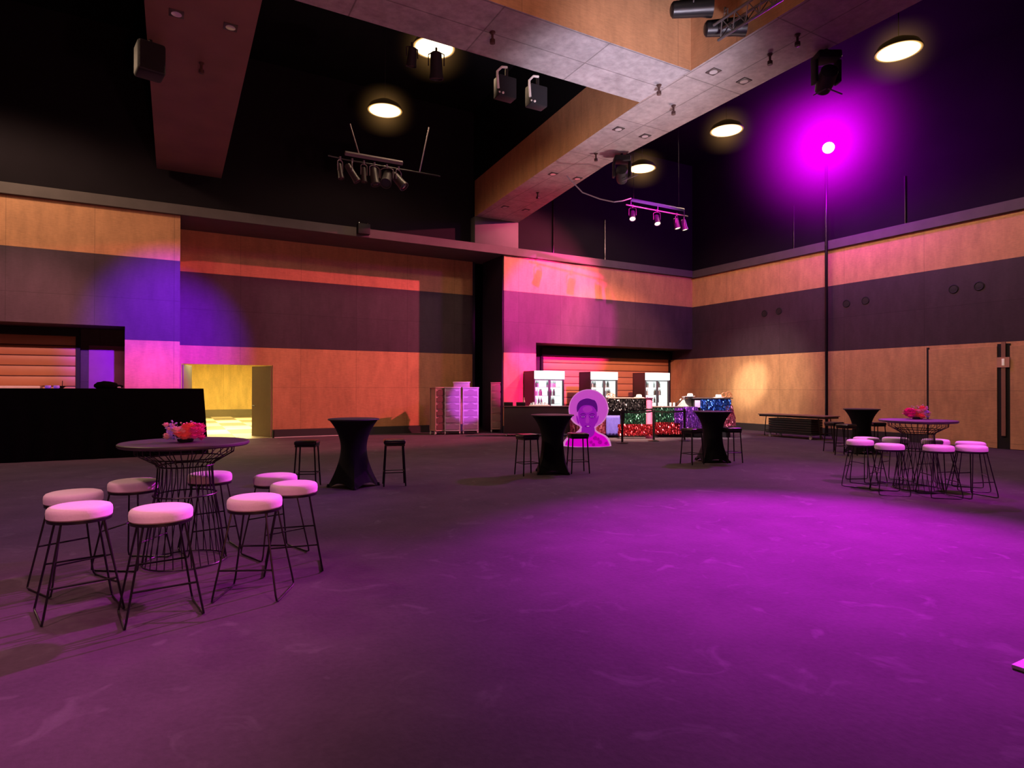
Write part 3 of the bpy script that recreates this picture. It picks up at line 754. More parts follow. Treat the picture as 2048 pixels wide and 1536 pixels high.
# ------------------------------------------------------------------ the decorated bar, set square to the hall's diagonal
BR = -YAW
D0 = 20.0
def bar_loc(px, D=D0): p = Pd(px, 775.5, D); return (p.x, p.y, 0)
def U(px, D=D0): return (px-1024)/FPX*D
def Z(py, D=D0): return EYE-(py-775.6)/FPX*D
def tinsel(px0, px1, z0, z1, D, label, m_, n=110, flare=0.0, sway=0.5, seed=1):
    rgt = random.Random(seed); c = (px0+px1)/2; w = U(px1, D)-U(px0, D)
    m = MB()
    for i in range(n):
        x = -w/2+w*(i+rgt.random())/n; y = rgt.uniform(-0.05, 0.03); hw = rgt.uniform(0.008, 0.019)*max(1, w)
        zz = z1; px_, py_ = x, y; a = rgt.uniform(-1.2, 1.2); k = rgt.randint(5, 7); zend = z0+rgt.uniform(0, 0.06)
        prev = None
        for j in range(k+1):
            f = j/k; z = z1+(zend-z1)*f
            xx = x*(1+flare*f)+rgt.uniform(-.02, .02)*sway*f*2; yy = y-0.03*f-0.05*flare*f+rgt.uniform(-.02, .02)
            b = a+rgt.uniform(-.9, .9)
            l = m.bm.verts.new((xx-hw*cos(b), yy-hw*sin(b), z)); r = m.bm.verts.new((xx+hw*cos(b), yy+hw*sin(b), z))
            if prev: m.bm.faces.new((prev[0], prev[1], r, l))
            prev = (l, r)
    o = m.build('tinsel_fringe', m_, loc=bar_loc(c, D-0.06), rot=(0, 0, BR), smooth=False)
    return tag(o, label, 'tinsel')
def bar_unit(name, px0, px1, z1, D, label, m_body, depth=0.6, z0=0.0, m_top=None, over=0.03, castors=False, cat='counter'):
    c = (px0+px1)/2; w = U(px1, D)-U(px0, D); t = thing(name, label, cat, bar_loc(c, D), BR)
    MB().box(-w/2, w/2, 0, depth, max(z0, 0.10 if castors else 0.0), z1-0.03, bevel=0.008).build('body', m_body, t)
    MB().box(-w/2-over, w/2+over, -over, depth+over, z1-0.03, z1, bevel=0.006).build('counter_top', m_top or m_body, t)
    if castors:
        for x in (-w/2+0.08, 0, w/2-0.08):
            for y in (0.06, depth-0.06): castor(t, x, y, 0.04)
    return t
maroon = mat('dark_maroon_laminate', (0.05, 0.024, 0.036), 0.5); top_m = mat('bar_top_mauve', (0.16, 0.10, 0.11), 0.4)
black_lam = mat('black_laminate', (0.016, 0.013, 0.018), 0.5)
bar_unit('bar_counter', 1008, 1143, 1.0, 20.1, 'dark maroon bar counter on castors at the left end of the bar', maroon, 0.6, m_top=top_m, castors=True)
bar_unit('bar_counter', 1149, 1214, 1.0, 20.0, 'dark bar counter hung with red tinsel behind the portrait cutout', maroon, 0.6, m_top=top_m)
bar_unit('raised_bar_counter', 1218, 1292, 1.29, 19.9, 'tall black bar counter above green and red tinsel, left of the pink column', black_lam, 0.55, m_top=mat('raised_top_pinkish', (0.3, 0.2, 0.22), 0.4))
bar_unit('bar_counter', 1306, 1382, 1.0, 20.0, 'low bar counter behind green tinsel, left of the blue tinsel box', black_lam, 0.6, m_top=top_m)
bar_unit('raised_bar_counter', 1388, 1461, 1.29, 19.8, 'tall bar counter with blue tinsel front at the right end', black_lam, 0.5, m_top=mat('raised_top_dark', (0.07, 0.05, 0.06), 0.4), over=0.06)
F_red = foil('red_foil', (0.32, 0.0, 0.02), (0.85, 0.10, 0.14)); F_green = foil('green_foil', (0.012, 0.05, 0.045), (0.10, 0.30, 0.22))
F_purple = foil('purple_foil', (0.16, 0.02, 0.42), (0.55, 0.15, 0.95)); F_blue = foil('blue_foil', (0.005, 0.02, 0.25), (0.08, 0.25, 0.95))
F_black = foil('black_foil', (0.01, 0.008, 0.014), (0.10, 0.09, 0.12)); F_pink = foil('pink_foil', (0.45, 0.04, 0.16), (0.95, 0.35, 0.55))
tinsel(1140, 1214, Z(868), Z(813.5), 19.85, 'red and pink foil tinsel curtain partly hidden by the portrait cutout', F_pink, 130, seed=2)
tinsel(1216, 1294, 0.86, 1.25, 19.75, 'black foil tinsel fringe across the top of the tall left counter', F_black, 120, seed=3)
tinsel(1249, 1294, 0.40, 0.86, 19.75, 'dark green foil tinsel fringe under the black tinsel, left of the pink column', F_green, 90, seed=4)
tinsel(1236, 1306, 0.08, 0.46, 19.33, 'bright red foil tinsel fringe low on the bar, left of the middle stanchion', F_red, 130, seed=5)
tinsel(1307, 1352, 0.44, 0.95, 19.85, 'green foil tinsel fringe with pale bright tips, right of the pink column', F_green, 90, seed=6)
tinsel(1309, 1366, 0.10, 0.50, 19.80, 'bright red foil tinsel fringe low on the bar, right of the middle stanchion', F_red, 110, seed=7)
tinsel(1350, 1371, 0.46, 0.96, 19.75, 'narrow purple foil tinsel bunch beside the green fringe', F_purple, 50, flare=0.25, seed=8)
tinsel(1368, 1394, 0.24, 1.0, 19.70, 'wide flaring purple foil tinsel bunch left of the front right cocktail table', F_purple, 80, flare=0.75, seed=9)
tinsel(1401, 1461, 0.86, 1.24, 19.70, 'blue foil tinsel fringe on the tall right counter', F_blue, 100, seed=10)
tinsel(1452, 1465, 0.36, 1.05, 19.68, 'pink foil tinsel bunch flaring at the right end of the bar', F_pink, 45, flare=0.9, seed=12)
# blue cloth and pink column
m = MB(); bm = m.bm; rows = []
for j in range(8):
    z = 0.72-0.64*j/7; rows.append([bm.verts.new((-0.22+0.44*i/18*(1+0.06*j/7)+0.0, -0.02+0.018*sin(i*1.4+j*0.2)*(0.3+j/7), z)) for i in range(19)])
for a, b in zip(rows, rows[1:]):
    for i in range(18): bm.faces.new((a[i], a[i+1], b[i+1], b[i]))
o = m.build('hanging_cloth', mat('periwinkle_cloth', (0.11, 0.08, 0.50), 0.8, scale=12, var=0.25), loc=bar_loc(1226, 19.62), rot=(0, 0, BR))
md = o.modifiers.new('thickness', 'SOLIDIFY'); md.thickness = 0.004
tag(o, 'periwinkle blue cloth hanging from the bar beside the portrait cutout', 'cloth')
t = thing('draped_column', 'pink cloth-wrapped column between the black and green tinsel', 'column', bar_loc(1298.5, 19.5), BR)
MB().lathe([(0.12, 0.0), (0.10, 0.3), (0.095, 0.9), (0.09, 0.935), (0.10, 1.25), (0.15, 1.29), (0.02, 1.30)], 24).build('pink_drape', mat('hot_pink_cloth', (0.85, 0.16, 0.40), 0.75, var=0.15, scale=8), t)
MB().lathe([(0.098, 0.90), (0.105, 0.91), (0.105, 0.945), (0.098, 0.955)], 24, cap=False).build('black_tie', black_matt, t)
# small white notice on the right box
t = tag(MB().box(-0.085, 0.085, -0.006, 0, -0.115, 0.115, bevel=0.002).build('notice_card', mat('lilac_card', (0.62, 0.35, 0.68), 0.6), loc=Vector(bar_loc(1395, 19.72))+Vector((0, 0, Z(807, 19.7))), rot=(0, 0, BR)), 'plain lilac card fixed left of the blue tinsel', 'card')
# things on the bar
straw = mat('white_straw', (0.85, 0.80, 0.74), 0.7, scale=30, var=0.1)
def hat(px, z, D, label, m_, s=1.0, tilt=0.0, rz=0.3):
    t = thing('brimmed_hat', label, 'hat', Vector(bar_loc(px, D))+Vector((0, 0, z)), rz); t.rotation_euler = (tilt, 0, rz)
    MB().lathe([(0.02, 0.012), (0.10*s, 0.008), (0.17*s, 0.0), (0.172*s, 0.006), (0.10*s, 0.016), (0.095*s, 0.02), (0.02, 0.02)], 28).build('brim', m_, t)
    MB().lathe([(0.096*s, 0.012), (0.092*s, 0.07*s), (0.075*s, 0.098*s), (0.02, 0.10*s)], 28).build('crown', m_, t)
    return t
hat(1278, 1.292, 20.1, 'small white hat on the tall black counter beside the pink column', straw)
hat(1380, 1.33, 20.0, 'white hat on top of the white display stand', straw)
hat(1437, 1.292, 20.0, 'pale hat left of the orange bow on the tall right counter', straw, 1.05)
bow = mat('orange_ribbon', (0.75, 0.28, 0.12), 0.6)
t = thing('ribbon_bow', 'loose orange ribbon loops on the tall right counter', 'ribbon', Vector(bar_loc(1454, 20.0))+Vector((0, 0, 1.295)), BR)
for k, (cx, rr) in enumerate(((-0.1, 0.075), (0.05, 0.09), (0.12, 0.06))):
    MB().tube([(cx+rr*cos(a*pi/8), 0.02*k, rr+0.012+rr*sin(a*pi/8)) for a in range(16)], 0.012, 6, closed=True).build('loop', bow, t)
t = thing('ribbon_bow', 'dusty pink ribbon heap on the tall counter beside the cutout hat', 'ribbon', Vector(bar_loc(1222, 20.05))+Vector((0, 0, 1.295)), BR)
for k, (cx, rr) in enumerate(((-0.08, 0.05), (0.03, 0.065), (0.1, 0.045))):
    MB().tube([(cx+rr*cos(a*pi/8), 0.03*k, rr+0.012+rr*sin(a*pi/8)) for a in range(16)], 0.016, 6, closed=True).build('loop', mat('dusty_pink_ribbon', (0.6, 0.25, 0.22), 0.6), t)
# white stand
wm = mat('white_lacquer', (0.85, 0.86, 0.84), 0.35)
t = thing('display_stand', 'white sloping display stand on the low bar counter', 'stand', Vector(bar_loc(1372, 20.1))+Vector((0, 0, 1.002)), BR)
MB().prism([(-0.22, 0.0), (0.18, 0.0), (0.18, 0.24), (-0.02, 0.24)], 0.0, 0.25).build('sloping_body', mat('grey_perspex', (0.5, 0.52, 0.5), 0.3), t)
MB().box(-0.06, 0.24, -0.02, 0.27, 0.29, 0.325, bevel=0.005).build('top_shelf', wm, t)
MB().box(0.13, 0.18, 0.0, 0.25, 0.24, 0.29).build('riser', wm, t); MB().box(-0.04, 0.0, 0.0, 0.25, 0.24, 0.29).build('riser', wm, t)
t = thing('beer_tap', 'slim tilted tap on the low counter left of the white stand', 'tap', Vector(bar_loc(1352, 20.1))+Vector((0, 0, 1.002)), BR)
MB().tube([(0, 0, 0), (0.02, 0, 0.1), (0.09, 0, 0.15), (0.13, 0, 0.2)], 0.016, 8).build('spout', black_metal, t)
MB().tube([(0.13, 0, 0.2), (0.17, 0, 0.25)], 0.02, 8).build('handle', straw, t)
glassware = mat('glowing_glassware', (0.82, 0.85, 0.83), 0.2, emit=(0.8, 1.0, 0.95), estr=0.35)  # glass brightened by emission, no lamp inside
gp = MB().lathe([(0.026, 0), (0.03, 0.004), (0.036, 0.12), (0.033, 0.12), (0.026, 0.01)], 14).build('drinking_glass', glassware, loc=Vector(bar_loc(1318, 20.2))+Vector((0, 0, 1.002)))
tag(gp, 'clear glass on the low counter behind the green tinsel', 'glass', 'glasses on the low counter behind the green tinsel')
for px in (1325, 1332, 1341, 1348):
    o = gp.copy(); COL.objects.link(o); o.location = Vector(bar_loc(px, 20.15+0.1*random.random()))+Vector((0, 0, 1.002))
for px, hh in ((1067, 1.0), (1084, .8), (1090, 1.1)):
    o = gp.copy(); COL.objects.link(o); o.location = Vector(bar_loc(px, 20.35))+Vector((0, 0, 1.002)); o['label'] = 'clear glass on the dark maroon counter before the leftmost fridge'; o['group'] = 'glasses on the maroon counter'
bt = MB().lathe([(0.034, 0), (0.037, 0.006), (0.037, 0.16), (0.014, 0.21), (0.014, 0.28), (0.005, 0.281)], 14).build('liquor_bottle', mat('pale_bottle', (0.75, 0.55, 0.45), 0.25), loc=Vector(bar_loc(1048, 20.3))+Vector((0, 0, 1.002)))
tag(bt, 'slim pale bottle just right of the black boxes on the maroon counter', 'bottle')
for px, lab in ((1012, 'black cash box at the left end of the maroon counter'), (1037, 'black card machine box second from the left end of the maroon counter')):
    t = thing('cash_box', lab, 'box', Vector(bar_loc(px+5, 20.25))+Vector((0, 0, 1.002)), BR)
    MB().box(-0.15, 0.15, 0, 0.22, 0, 0.12, bevel=0.01).build('case', black_matt, t)
    MB().box(-0.165, -0.15, 0, 0.2, 0, 0.15, bevel=0.004).build('end_plate', mat('pale_plate', (0.55, 0.36, 0.34), 0.4), t)
t = thing('bottle_tray', 'flat tray of small bottles on the maroon counter', 'tray', Vector(bar_loc(1078, 20.25))+Vector((0, 0, 1.002)), BR)
MB().box(-0.32, 0.36, 0, 0.26, 0, 0.03, bevel=0.008).build('tray', mat('cream_tray', (0.9, 0.75, 0.6), 0.4, emit=(1, 0.8, 0.6), estr=0.25), t)  # tray brightened by its own emission, not a lamp
m = MB()
for k in range(7): m.lathe([(0.02, 0.03), (0.02, 0.07), (0.008, 0.1)], 8, (-0.26+k*0.09, 0.1, 0))
m.build('small_jars', glassware, t)
# silver gift bags under the stool by the cutout
sv = foil('silver_foil', (0.25, 0.2, 0.25), (0.8, 0.6, 0.65))
for px, D, s, lab in ((1140, 16.9, 0.34, 'silver foil bag behind the stool legs, left of the cutout base'), (1158, 16.75, 0.28, 'smaller silver foil bag nearest the cutout base')):
    m = MB(); m.ico((0, 0, s*0.42), s*0.5, 2, (0.9, 0.6, 0.85), 0.16, random.Random(int(px)))
    for v in m.bm.verts: v.co.z = max(v.co.z, 0.002)
    tag(m.build('foil_bag', sv, loc=bar_loc(px, D), smooth=False), lab, 'bag')

# ------------------------------------------------------------------ portrait cutout
D = 16.5
t = thing('portrait_cutout', 'large magenta cardboard cutout of a person in a wide round hat', 'cutout', bar_loc(1177, D), BR)
def uu(px): return U(px, D)-U(1177, D)
def zz(py): return max(0.0, EYE-(py-775.6)/FPX*D)
def smooth_poly(pts, it=3):
    for _ in range(it):
        out = []
        for i in range(len(pts)):
            a, b = pts[i], pts[(i+1) % len(pts)]
            out += [(a[0]*.75+b[0]*.25, a[1]*.75+b[1]*.25), (a[0]*.25+b[0]*.75, a[1]*.25+b[1]*.75)]
        pts = out
    return pts
def pp(pts, y0, th, name, m_, parent=t, sm=2):
    poly = [(uu(x), zz(y)) for x, y in pts]
    if sm: poly = smooth_poly(poly, sm)
    return MB().prism(poly, y0, y0+th).build(name, m_, parent, smooth=False)
hat_c = (1177, 817); hx_, hy_ = 40, 40
def c_mat(n, c, e=0.0): return mat(n, c, 0.5, var=0.04, emit=c, estr=e, spec=0.2)  # prints emit their own colour, light added to plain card
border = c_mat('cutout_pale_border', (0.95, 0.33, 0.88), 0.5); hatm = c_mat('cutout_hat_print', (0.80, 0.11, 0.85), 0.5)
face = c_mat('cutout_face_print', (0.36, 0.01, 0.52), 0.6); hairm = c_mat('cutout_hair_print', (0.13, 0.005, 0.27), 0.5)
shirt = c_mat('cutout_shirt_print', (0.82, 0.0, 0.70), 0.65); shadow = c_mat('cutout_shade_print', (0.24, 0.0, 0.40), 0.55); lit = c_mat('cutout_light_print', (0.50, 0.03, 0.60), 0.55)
ell = lambda cx, cy, rx, ry, n=40: [(cx+rx*cos(2*pi*i/n), cy+ry*sin(2*pi*i/n)) for i in range(n)]
sil = [(1127, 894), (1126, 886), (1131, 877), (1142, 869), (1154, 863), (1160, 857), (1160, 852), (1150, 848), (1141, 838), (1137.5, 826), (1137, 815), (1141, 800), (1150, 788), (1162, 780.5), (1177, 777.5), (1193, 780), (1206, 789), (1214, 801), (1217.5, 815), (1216.5, 826), (1211, 838), (1203, 847), (1193, 853), (1191, 859), (1200, 865), (1210, 869), (1218, 876), (1222, 885), (1223, 895)]
pp(sil, 0.0, 0.012, 'backing_board', border, sm=1)
pp(ell(1177, 817, 38, 37.5), -0.003, 0.004, 'printed_hat', hatm, sm=0)
pp([(1131, 893), (1130, 886), (1136, 878), (1148, 870), (1160, 865), (1166, 858), (1187, 858), (1194, 866), (1206, 870), (1214, 877), (1219, 887), (1220, 893)], -0.005, 0.004, 'printed_shirt', shirt)
pp([(1163, 868), (1163, 850), (1189, 850), (1190, 866), (1183, 874), (1172, 876)], -0.007, 0.004, 'printed_neck', face)
pp([(1154, 828), (1152, 834), (1155, 846), (1160, 848)], -0.0075, 0.004, 'printed_ear', face); pp([(1196, 828), (1198, 834), (1194, 846), (1190, 848)], -0.0075, 0.004, 'printed_ear', face)
pp([(1157, 812), (1156, 828), (1158, 842), (1163, 853), (1171, 860), (1179, 861), (1186, 858), (1192, 848), (1194, 832), (1193, 812), (1186, 805), (1164, 805)], -0.009, 0.004, 'printed_face', face)
pp([(1154, 826), (1153, 812), (1158, 802), (1168, 797), (1177, 796), (1185, 799), (1190, 800), (1195, 810), (1195, 826), (1191, 818), (1185, 811), (1172, 809), (1162, 812), (1157, 820)], -0.011, 0.004, 'printed_hair', hairm)
pp([(1164, 819), (1168, 813), (1177, 811), (1183, 813), (1186, 820), (1178, 825), (1170, 825)], -0.0115, 0.002, 'forehead_highlight', lit)
for cx in (1166, 1184):
    pp(ell(cx, 833, 5.2, 3.6, 20), -0.0115, 0.002, 'eye_shadow', shadow, sm=0); pp(ell(cx, 833, 3.4, 1.7, 16), -0.013, 0.002, 'printed_eye', c_mat('cutout_eye_print', (0.62, 0.14, 0.75), 0.5), sm=0)
    pp(ell(cx, 833, 1.3, 1.6, 12), -0.0145, 0.002, 'pupil', hairm, sm=0); pp([(cx-6, 828), (cx, 825.5), (cx+6, 827.5), (cx+5.5, 829), (cx, 827.5), (cx-5.5, 829.5)], -0.013, 0.002, 'eyebrow', hairm, sm=1)
pp([(1173.5, 829), (1176.5, 829), (1179, 843), (1177, 846), (1172, 846), (1170.5, 843)], -0.0115, 0.002, 'printed_nose', lit); 
pp(ell(1175, 852, 6, 2.3, 20), -0.0115, 0.002, 'printed_lips', shadow, sm=0); pp(ell(1176, 852, 3, 0.9, 14), -0.013, 0.002, 'lip_highlight', border, sm=0)
for cx, cy, r in ((1190, 876, 5), (1182, 884, 4), (1200, 884, 5), (1212, 886, 4), (1187, 889, 4), (1196, 878, 4)):
    pp([(cx-r, cy), (cx-r*.3, cy-r*.8), (cx+r*.6, cy-r), (cx+r, cy+r*.3), (cx+r*.2, cy+r*.9), (cx-r*.6, cy+r*.6)], -0.0065, 0.002, 'shirt_pattern', c_mat('cutout_shirt_dark', (0.55, 0.0, 0.50), 0.5), sm=1)
m = MB(); m.prism([(-0.12, 0.0), (0.12, 0.0), (0.02, 0.7), (-0.02, 0.7)], 0.012, 0.02); m.box(-0.02, 0.02, 0.02, 0.34, 0.0, 0.02); m.build('easel_strut', mat('brown_card', (0.3, 0.2, 0.13), 0.8), t)

# ------------------------------------------------------------------ stanchions and belts
def stanchion(px, D, label, h=0.98):
    t = thing('stanchion', label, 'stanchion', bar_loc(px, D), BR, 'retractable-belt stanchions before the bar')
    MB().lathe([(0.02, 0), (0.17, 0), (0.172, 0.012), (0.15, 0.022), (0.04, 0.035), (0.03, 0.05)], 28).build('base', black_metal, t)
    MB().lathe([(0.032, 0.03), (0.032, h-0.12)], 16).build('post', black_metal, t)
    MB().lathe([(0.034, h-0.13), (0.04, h-0.12), (0.04, h-0.02), (0.03, h)], 16).build('belt_head', black_matt, t)
stanchion(1244.5, 17.65, 'black belt stanchion beside the blue cloth'); stanchion(1307.5, 18.4, 'black belt stanchion under the pink column'); stanchion(1369, 18.5, 'black belt stanchion behind the stool before the purple tinsel')
for (a, da), (b, db), lab in (((1244.5, 17.65), (1307.5, 18.4), 'black retractable belt between the left and middle stanchions'), ((1307.5, 18.4), (1369, 18.5), 'black retractable belt between the middle and right stanchions')):
    A = Vector(bar_loc(a, da)); B = Vector(bar_loc(b, db)); d = (B-A).normalized(); A += d*0.045; B -= d*0.045
    m = MB(); n = 10; up_ = Vector((0, 0, 0.025)); nn = d.cross(Vector((0, 0, 1)))*0.0015
    for i in range(n):
        P0 = A.lerp(B, i/n)+Vector((0, 0, 0.90-0.02*sin(pi*i/n))); P1 = A.lerp(B, (i+1)/n)+Vector((0, 0, 0.90-0.02*sin(pi*(i+1)/n)))
        m.quad(P0-up_, P1-up_, P1+up_, P0+up_)
    tag(m.build('barrier_belt', black_matt), lab, 'belt', 'belts between the stanchions')

# ------------------------------------------------------------------ ceiling lights
disc_m = lamp_disc_mat()
def make_ceiling_light():
    t = thing('ceiling_light', '', 'ceiling light')
    MB().lathe([(0.46, 0.0), (0.47, 0.02), (0.40, 0.14), (0.20, 0.26), (0.06, 0.30), (0.02, 0.31)], 40, cap=False).build('reflector_housing', black_matt, t)
    MB().lathe([(0.455, 0.012), (0.30, 0.0), (0.02, -0.006)], 40, cap=True).build('diffuser', disc_m, t)
    MB().tube([(0, 0, 0.30), (0, 0, 2.2)], 0.009, 8).build('drop_rod', black_matt, t)
    return t
CL = make_ceiling_light(); GCL = 'round warm ceiling lights'
for i, (px, py, lab) in enumerate([
    (868, 97, 'round warm ceiling light with a dark fixture hanging before it'), (770, 222, 'round warm ceiling light above the left lighting bar'),
    (1284, 338, 'round warm ceiling light above the four-lamp bar, the farthest one'), (1453, 262, 'round warm ceiling light between the beam and magenta spotlight'), (1797, 104, 'round warm ceiling light at the upper right, largest of all')]):
    p = Pz(px, py, 9.0)
    if i == 0: CL.location = p; CL['label'] = lab; CL['group'] = GCL
    else: dup(CL, p, 0, lab, GCL)

def lamp(kind, name, loc, col, power, target=None, size=0.1, angle=60, blend=0.5):
    d = bpy.data.lights.new(name, kind); d.energy = power; d.color = col
    o = bpy.data.objects.new(name, d); COL.objects.link(o); o.location = loc
    if kind == 'SPOT': d.spot_size = radians(angle); d.spot_blend = blend; d.shadow_soft_size = size
    elif kind == 'AREA': d.size = size
    else: d.shadow_soft_size = size
    if target is not None: o.rotation_euler = (Vector(target)-Vector(loc)).to_track_quat('-Z', 'Y').to_euler()
    return o

# ------------------------------------------------------------------ stage lights
def orient(d): return Vector(d).normalized().to_track_quat('-Z', 'Y').to_matrix().to_4x4()
lens_dark = mat('dark_lens', (0.03, 0.03, 0.04), 0.1); warm_face = emission_mat('warm_lit_lens', (1.0, 0.86, 0.55), 3.0)
stage_purp = mat('stage_light_body', (0.05, 0.045, 0.05), 0.35, 0.3)
def stage_light(loc, aim, label, r=0.11, ln=0.34, m_body=black_metal, m_lens=lens_dark, group=None, drop=0.22, doors=False, yoke=None):
    """loc: clamp point; the can hangs below on a yoke and looks along aim"""
    t = thing('stage_light', label, 'stage light', loc, 0, group)
    c = Vector((0, 0, -drop)); R = orient(aim); T = Matrix.Translation(c) @ R
    m = MB(); m.lathe([(r*0.55, ln*0.5), (r*0.8, ln*0.45), (r*0.86, ln*0.1), (r*0.9, -ln*0.25), (r*1.0, -ln*0.42), (r*1.02, -ln*0.5), (r*0.9, -ln*0.5), (r*0.88, -ln*0.44)], 24, cap=False, mat4=T)
    m.lathe([(r*0.55, ln*0.5), (r*0.3, ln*0.52), (0.005, ln*0.52)], 24, cap=False, mat4=T); m.build('housing', m_body, t)
    MB().lathe([(r*0.88, -ln*0.44), (r*0.5, -ln*0.47), (0.004, -ln*0.48)], 24, cap=True, mat4=T).build('lens', m_lens, t)
    s = R @ Vector((1, 0, 0)); s.z = 0; s = s.normalized() if s.length > 0.1 else Vector((1, 0, 0)); k = r*1.12
    MB().tube([c+s*k, c+s*k+Vector((0, 0, drop*0.75)), Vector((0, 0, -0.03))+s*k*0.5, Vector((0, 0, -0.03))-s*k*0.5, c-s*k+Vector((0, 0, drop*0.75)), c-s*k], 0.011, 6).build('yoke', yoke or m_body, t)
    MB().tube([(0, 0, -0.04), (0, 0, 0.05)], 0.022, 8).build('clamp', yoke or m_body, t)
    if doors:
        m = MB()
        for sx, sy in ((1, 0), (-1, 0), (0, 1), (0, -1)):
            a = T @ Vector((sx*r-sy*r, sy*r+sx*r, -ln*0.5)); b = T @ Vector((sx*r+sy*r, sy*r-sx*r, -ln*0.5))
            c2 = T @ Vector((sx*r*1.9+sy*r, sy*r*1.9-sx*r, -ln*0.5-r*1.2)); d2 = T @ Vector((sx*r*1.9-sy*r, sy*r*1.9+sx*r, -ln*0.5-r*1.2)); m.quad(a, b, c2, d2)
        m.build('barn_doors', m_body, t, smooth=False)
    return t
# right lighting bar with four lit lamps
YR = 12.9
A = Py(1262, 404, YR); B = Py(1368, 424, YR-0.4)
t = thing('lighting_bar', 'purple-lit truss bar carrying four small lit lamps', 'lighting bar', (0, 0, 0))
d = (B-A)
pm = mat('lighting_bar_metal', (0.016, 0.003, 0.06), 0.5, 0.0, spec=0.2)
m = MB(); n_ = d.normalized(); sdir = n_.cross(Vector((0, 0, 1))).normalized()
m.tube([A+Vector((0, 0, 0.06)), B+Vector((0, 0, 0.06))], 0.045, 4); m.build('channel', pm, t, smooth=False)
m = MB(); m.tube([A-n_*0.15+Vector((0, 0, -0.1)), B+n_*0.12+Vector((0, 0, -0.1))], 0.018, 8); m.build('pipe', grey_metal, t)
for f in (0.0, 0.5, 1.0):
    q = A.lerp(B, f); MB().tube([q+Vector((0, 0, 0.05)), q+Vector((0, 0, -0.1))], 0.014, 6).build('strut', pm, t)
for f in (0.05, 0.9):
    q = A.lerp(B, f); MB().tube([q+Vector((0, 0, 0.08)), q+Vector((0.05, 0.1, ZC-q.z))], 0.006, 6).build('hanger', mat('dark_hanger', (0.012, 0.01, 0.012), 0.7, 0.0, spec=0.1), t)
names = ['first', 'second', 'third', 'fourth']
for i, (px, py, aim) in enumerate([(1257, 436, (-0.45, -0.55, -1)), (1305, 441, (-0.25, -0.5, -1)), (1345, 450, (0.1, -0.2, -1)), (1368, 452, (0.15, -0.15, -1))]):
    f = (px+8-1262)/(1368-1262); f = max(0.0, min(1, f)); q = A.lerp(B, f)+Vector((0, 0, -0.12))
    stage_light(q, aim, '%s warm-lit can lamp from the left on the purple-lit bar' % names[i], r=0.085, ln=0.30, m_body=mat('lamp_body_mauve', (0.010, 0.004, 0.018), 0.5, 0.0, spec=0.25), m_lens=warm_face, group='lamps on the right lighting bar', drop=0.24)
pts = [Vector((9.75, 12.6, 7.2)), ]
p0 = Py(1165, 385, 13.0); p1 = Py(1200, 398, 12.8); p2 = Py(1228, 404, 12.6); p3 = A+Vector((0, 0, 0.1))
tag(MB().tube([p0+Vector((-0.5, 0, 0.35)), p0, p1, p2, (p2+p3)/2+Vector((0, 0, -0.02)), p3], 0.016, 8).build('power_cable', mat('grey_cable', (0.25, 0.2, 0.25), 0.5)), 'sagging grey cable running to the lamp bar at right', 'cable')

# left lighting bar, unlit
A = Py(690, 308, 13.0); B = Py(805, 328, 13.0)
t = thing('lighting_bar', 'dark unlit lighting bar hung below the left ceiling lights', 'lighting bar', (0, 0, 0))
dgm = mat('dark_grey_metal', (0.20, 0.17, 0.18), 0.45, 0.3)
MB().tube([A+Vector((0, 0, 0.02)), B+Vector((0, 0, 0.02))], 0.05, 4).build('channel', dgm, t, smooth=False)
MB().tube([A+Vector((-0.35, 0, -0.1)), A+Vector((0, 0, -0.12)), B+Vector((0.9, 0, -0.12))], 0.018, 8).build('pipe', black_metal, t)
for px, py, q in ((700, 248, A+Vector((0.3, 0, 0.05))), (858, 255, B+Vector((0.4, 0, -0.1)))):
    e = Py(px, py, 13.0)
    MB().tube([q, q.lerp(e, 0.25), e], 0.014, 6).build('hanger', mat('pale_hanger', (0.2, 0.16, 0.17), 0.45, 0.3), t)
for i, (f, aim, r, ln) in enumerate([(-0.08, (0.1, -0.2, -1), 0.06, 0.34), (0.12, (0.6, -0.2, -1), 0.08, 0.42), (0.32, (0.0, -0.2, -1), 0.06, 0.34), (0.5, (0.05, -0.3, -1), 0.10, 0.4), (0.72, (-0.3, -0.6, -0.7), 0.12, 0.45), (0.93, (0.5, -0.5, -0.8), 0.11, 0.42)]):
    lab = ['first', 'second', 'third', 'fourth', 'fifth', 'last'][i]
    stage_light(A.lerp(B, f)+Vector((0, 0, -0.12)), aim, '%s unlit black stage light from the left on the dark bar' % lab, r=r, ln=ln, m_body=mat('dull_lamp_body', (0.05, 0.04, 0.045), 0.45, 0.2), group='unlit lamps on the left lighting bar', drop=0.26, yoke=dgm)

# lights clamped to the beams
for (px, py), lab in (((1012, 133), 'black box floodlight with a white bracket, left of the pair on the cross beam'), ((1077, 150), 'black box floodlight with a white bracket, right of the pair on the cross beam')):
    p = Pz(px, py, 7.42); p.y = 9.86
    t = thing('floodlight', lab, 'stage light', p, 0)
    MB().box(-0.10, 0.26, -0.12, 0.12, -0.50, -0.12, bevel=0.02).build('housing', black_matt, t)
    m = MB(); m.tube([(0.05, -0.13, 0.02), (-0.06, -0.13, 0.0), (-0.15, -0.13, -0.10), (-0.15, -0.13, -0.17)], 0.022, 6); m.tube([(-0.15, -0.13, -0.17), (-0.13, -0.13, -0.40)], 0.024, 6); m.build('bracket', white_metal, t)
    MB().tube([(0.1, -0.02, -0.14), (0.1, -0.02, 0.09)], 0.03, 8).build('clamp', black_metal, t)
    m = MB(); m.ico((-0.10, -0.13, -0.46), 0.018, 1); m.ico((-0.03, -0.13, -0.46), 0.025, 1); m.build('knob', white_metal, t)
p = Pz(877, 96, 7.44); p.y = 9.85
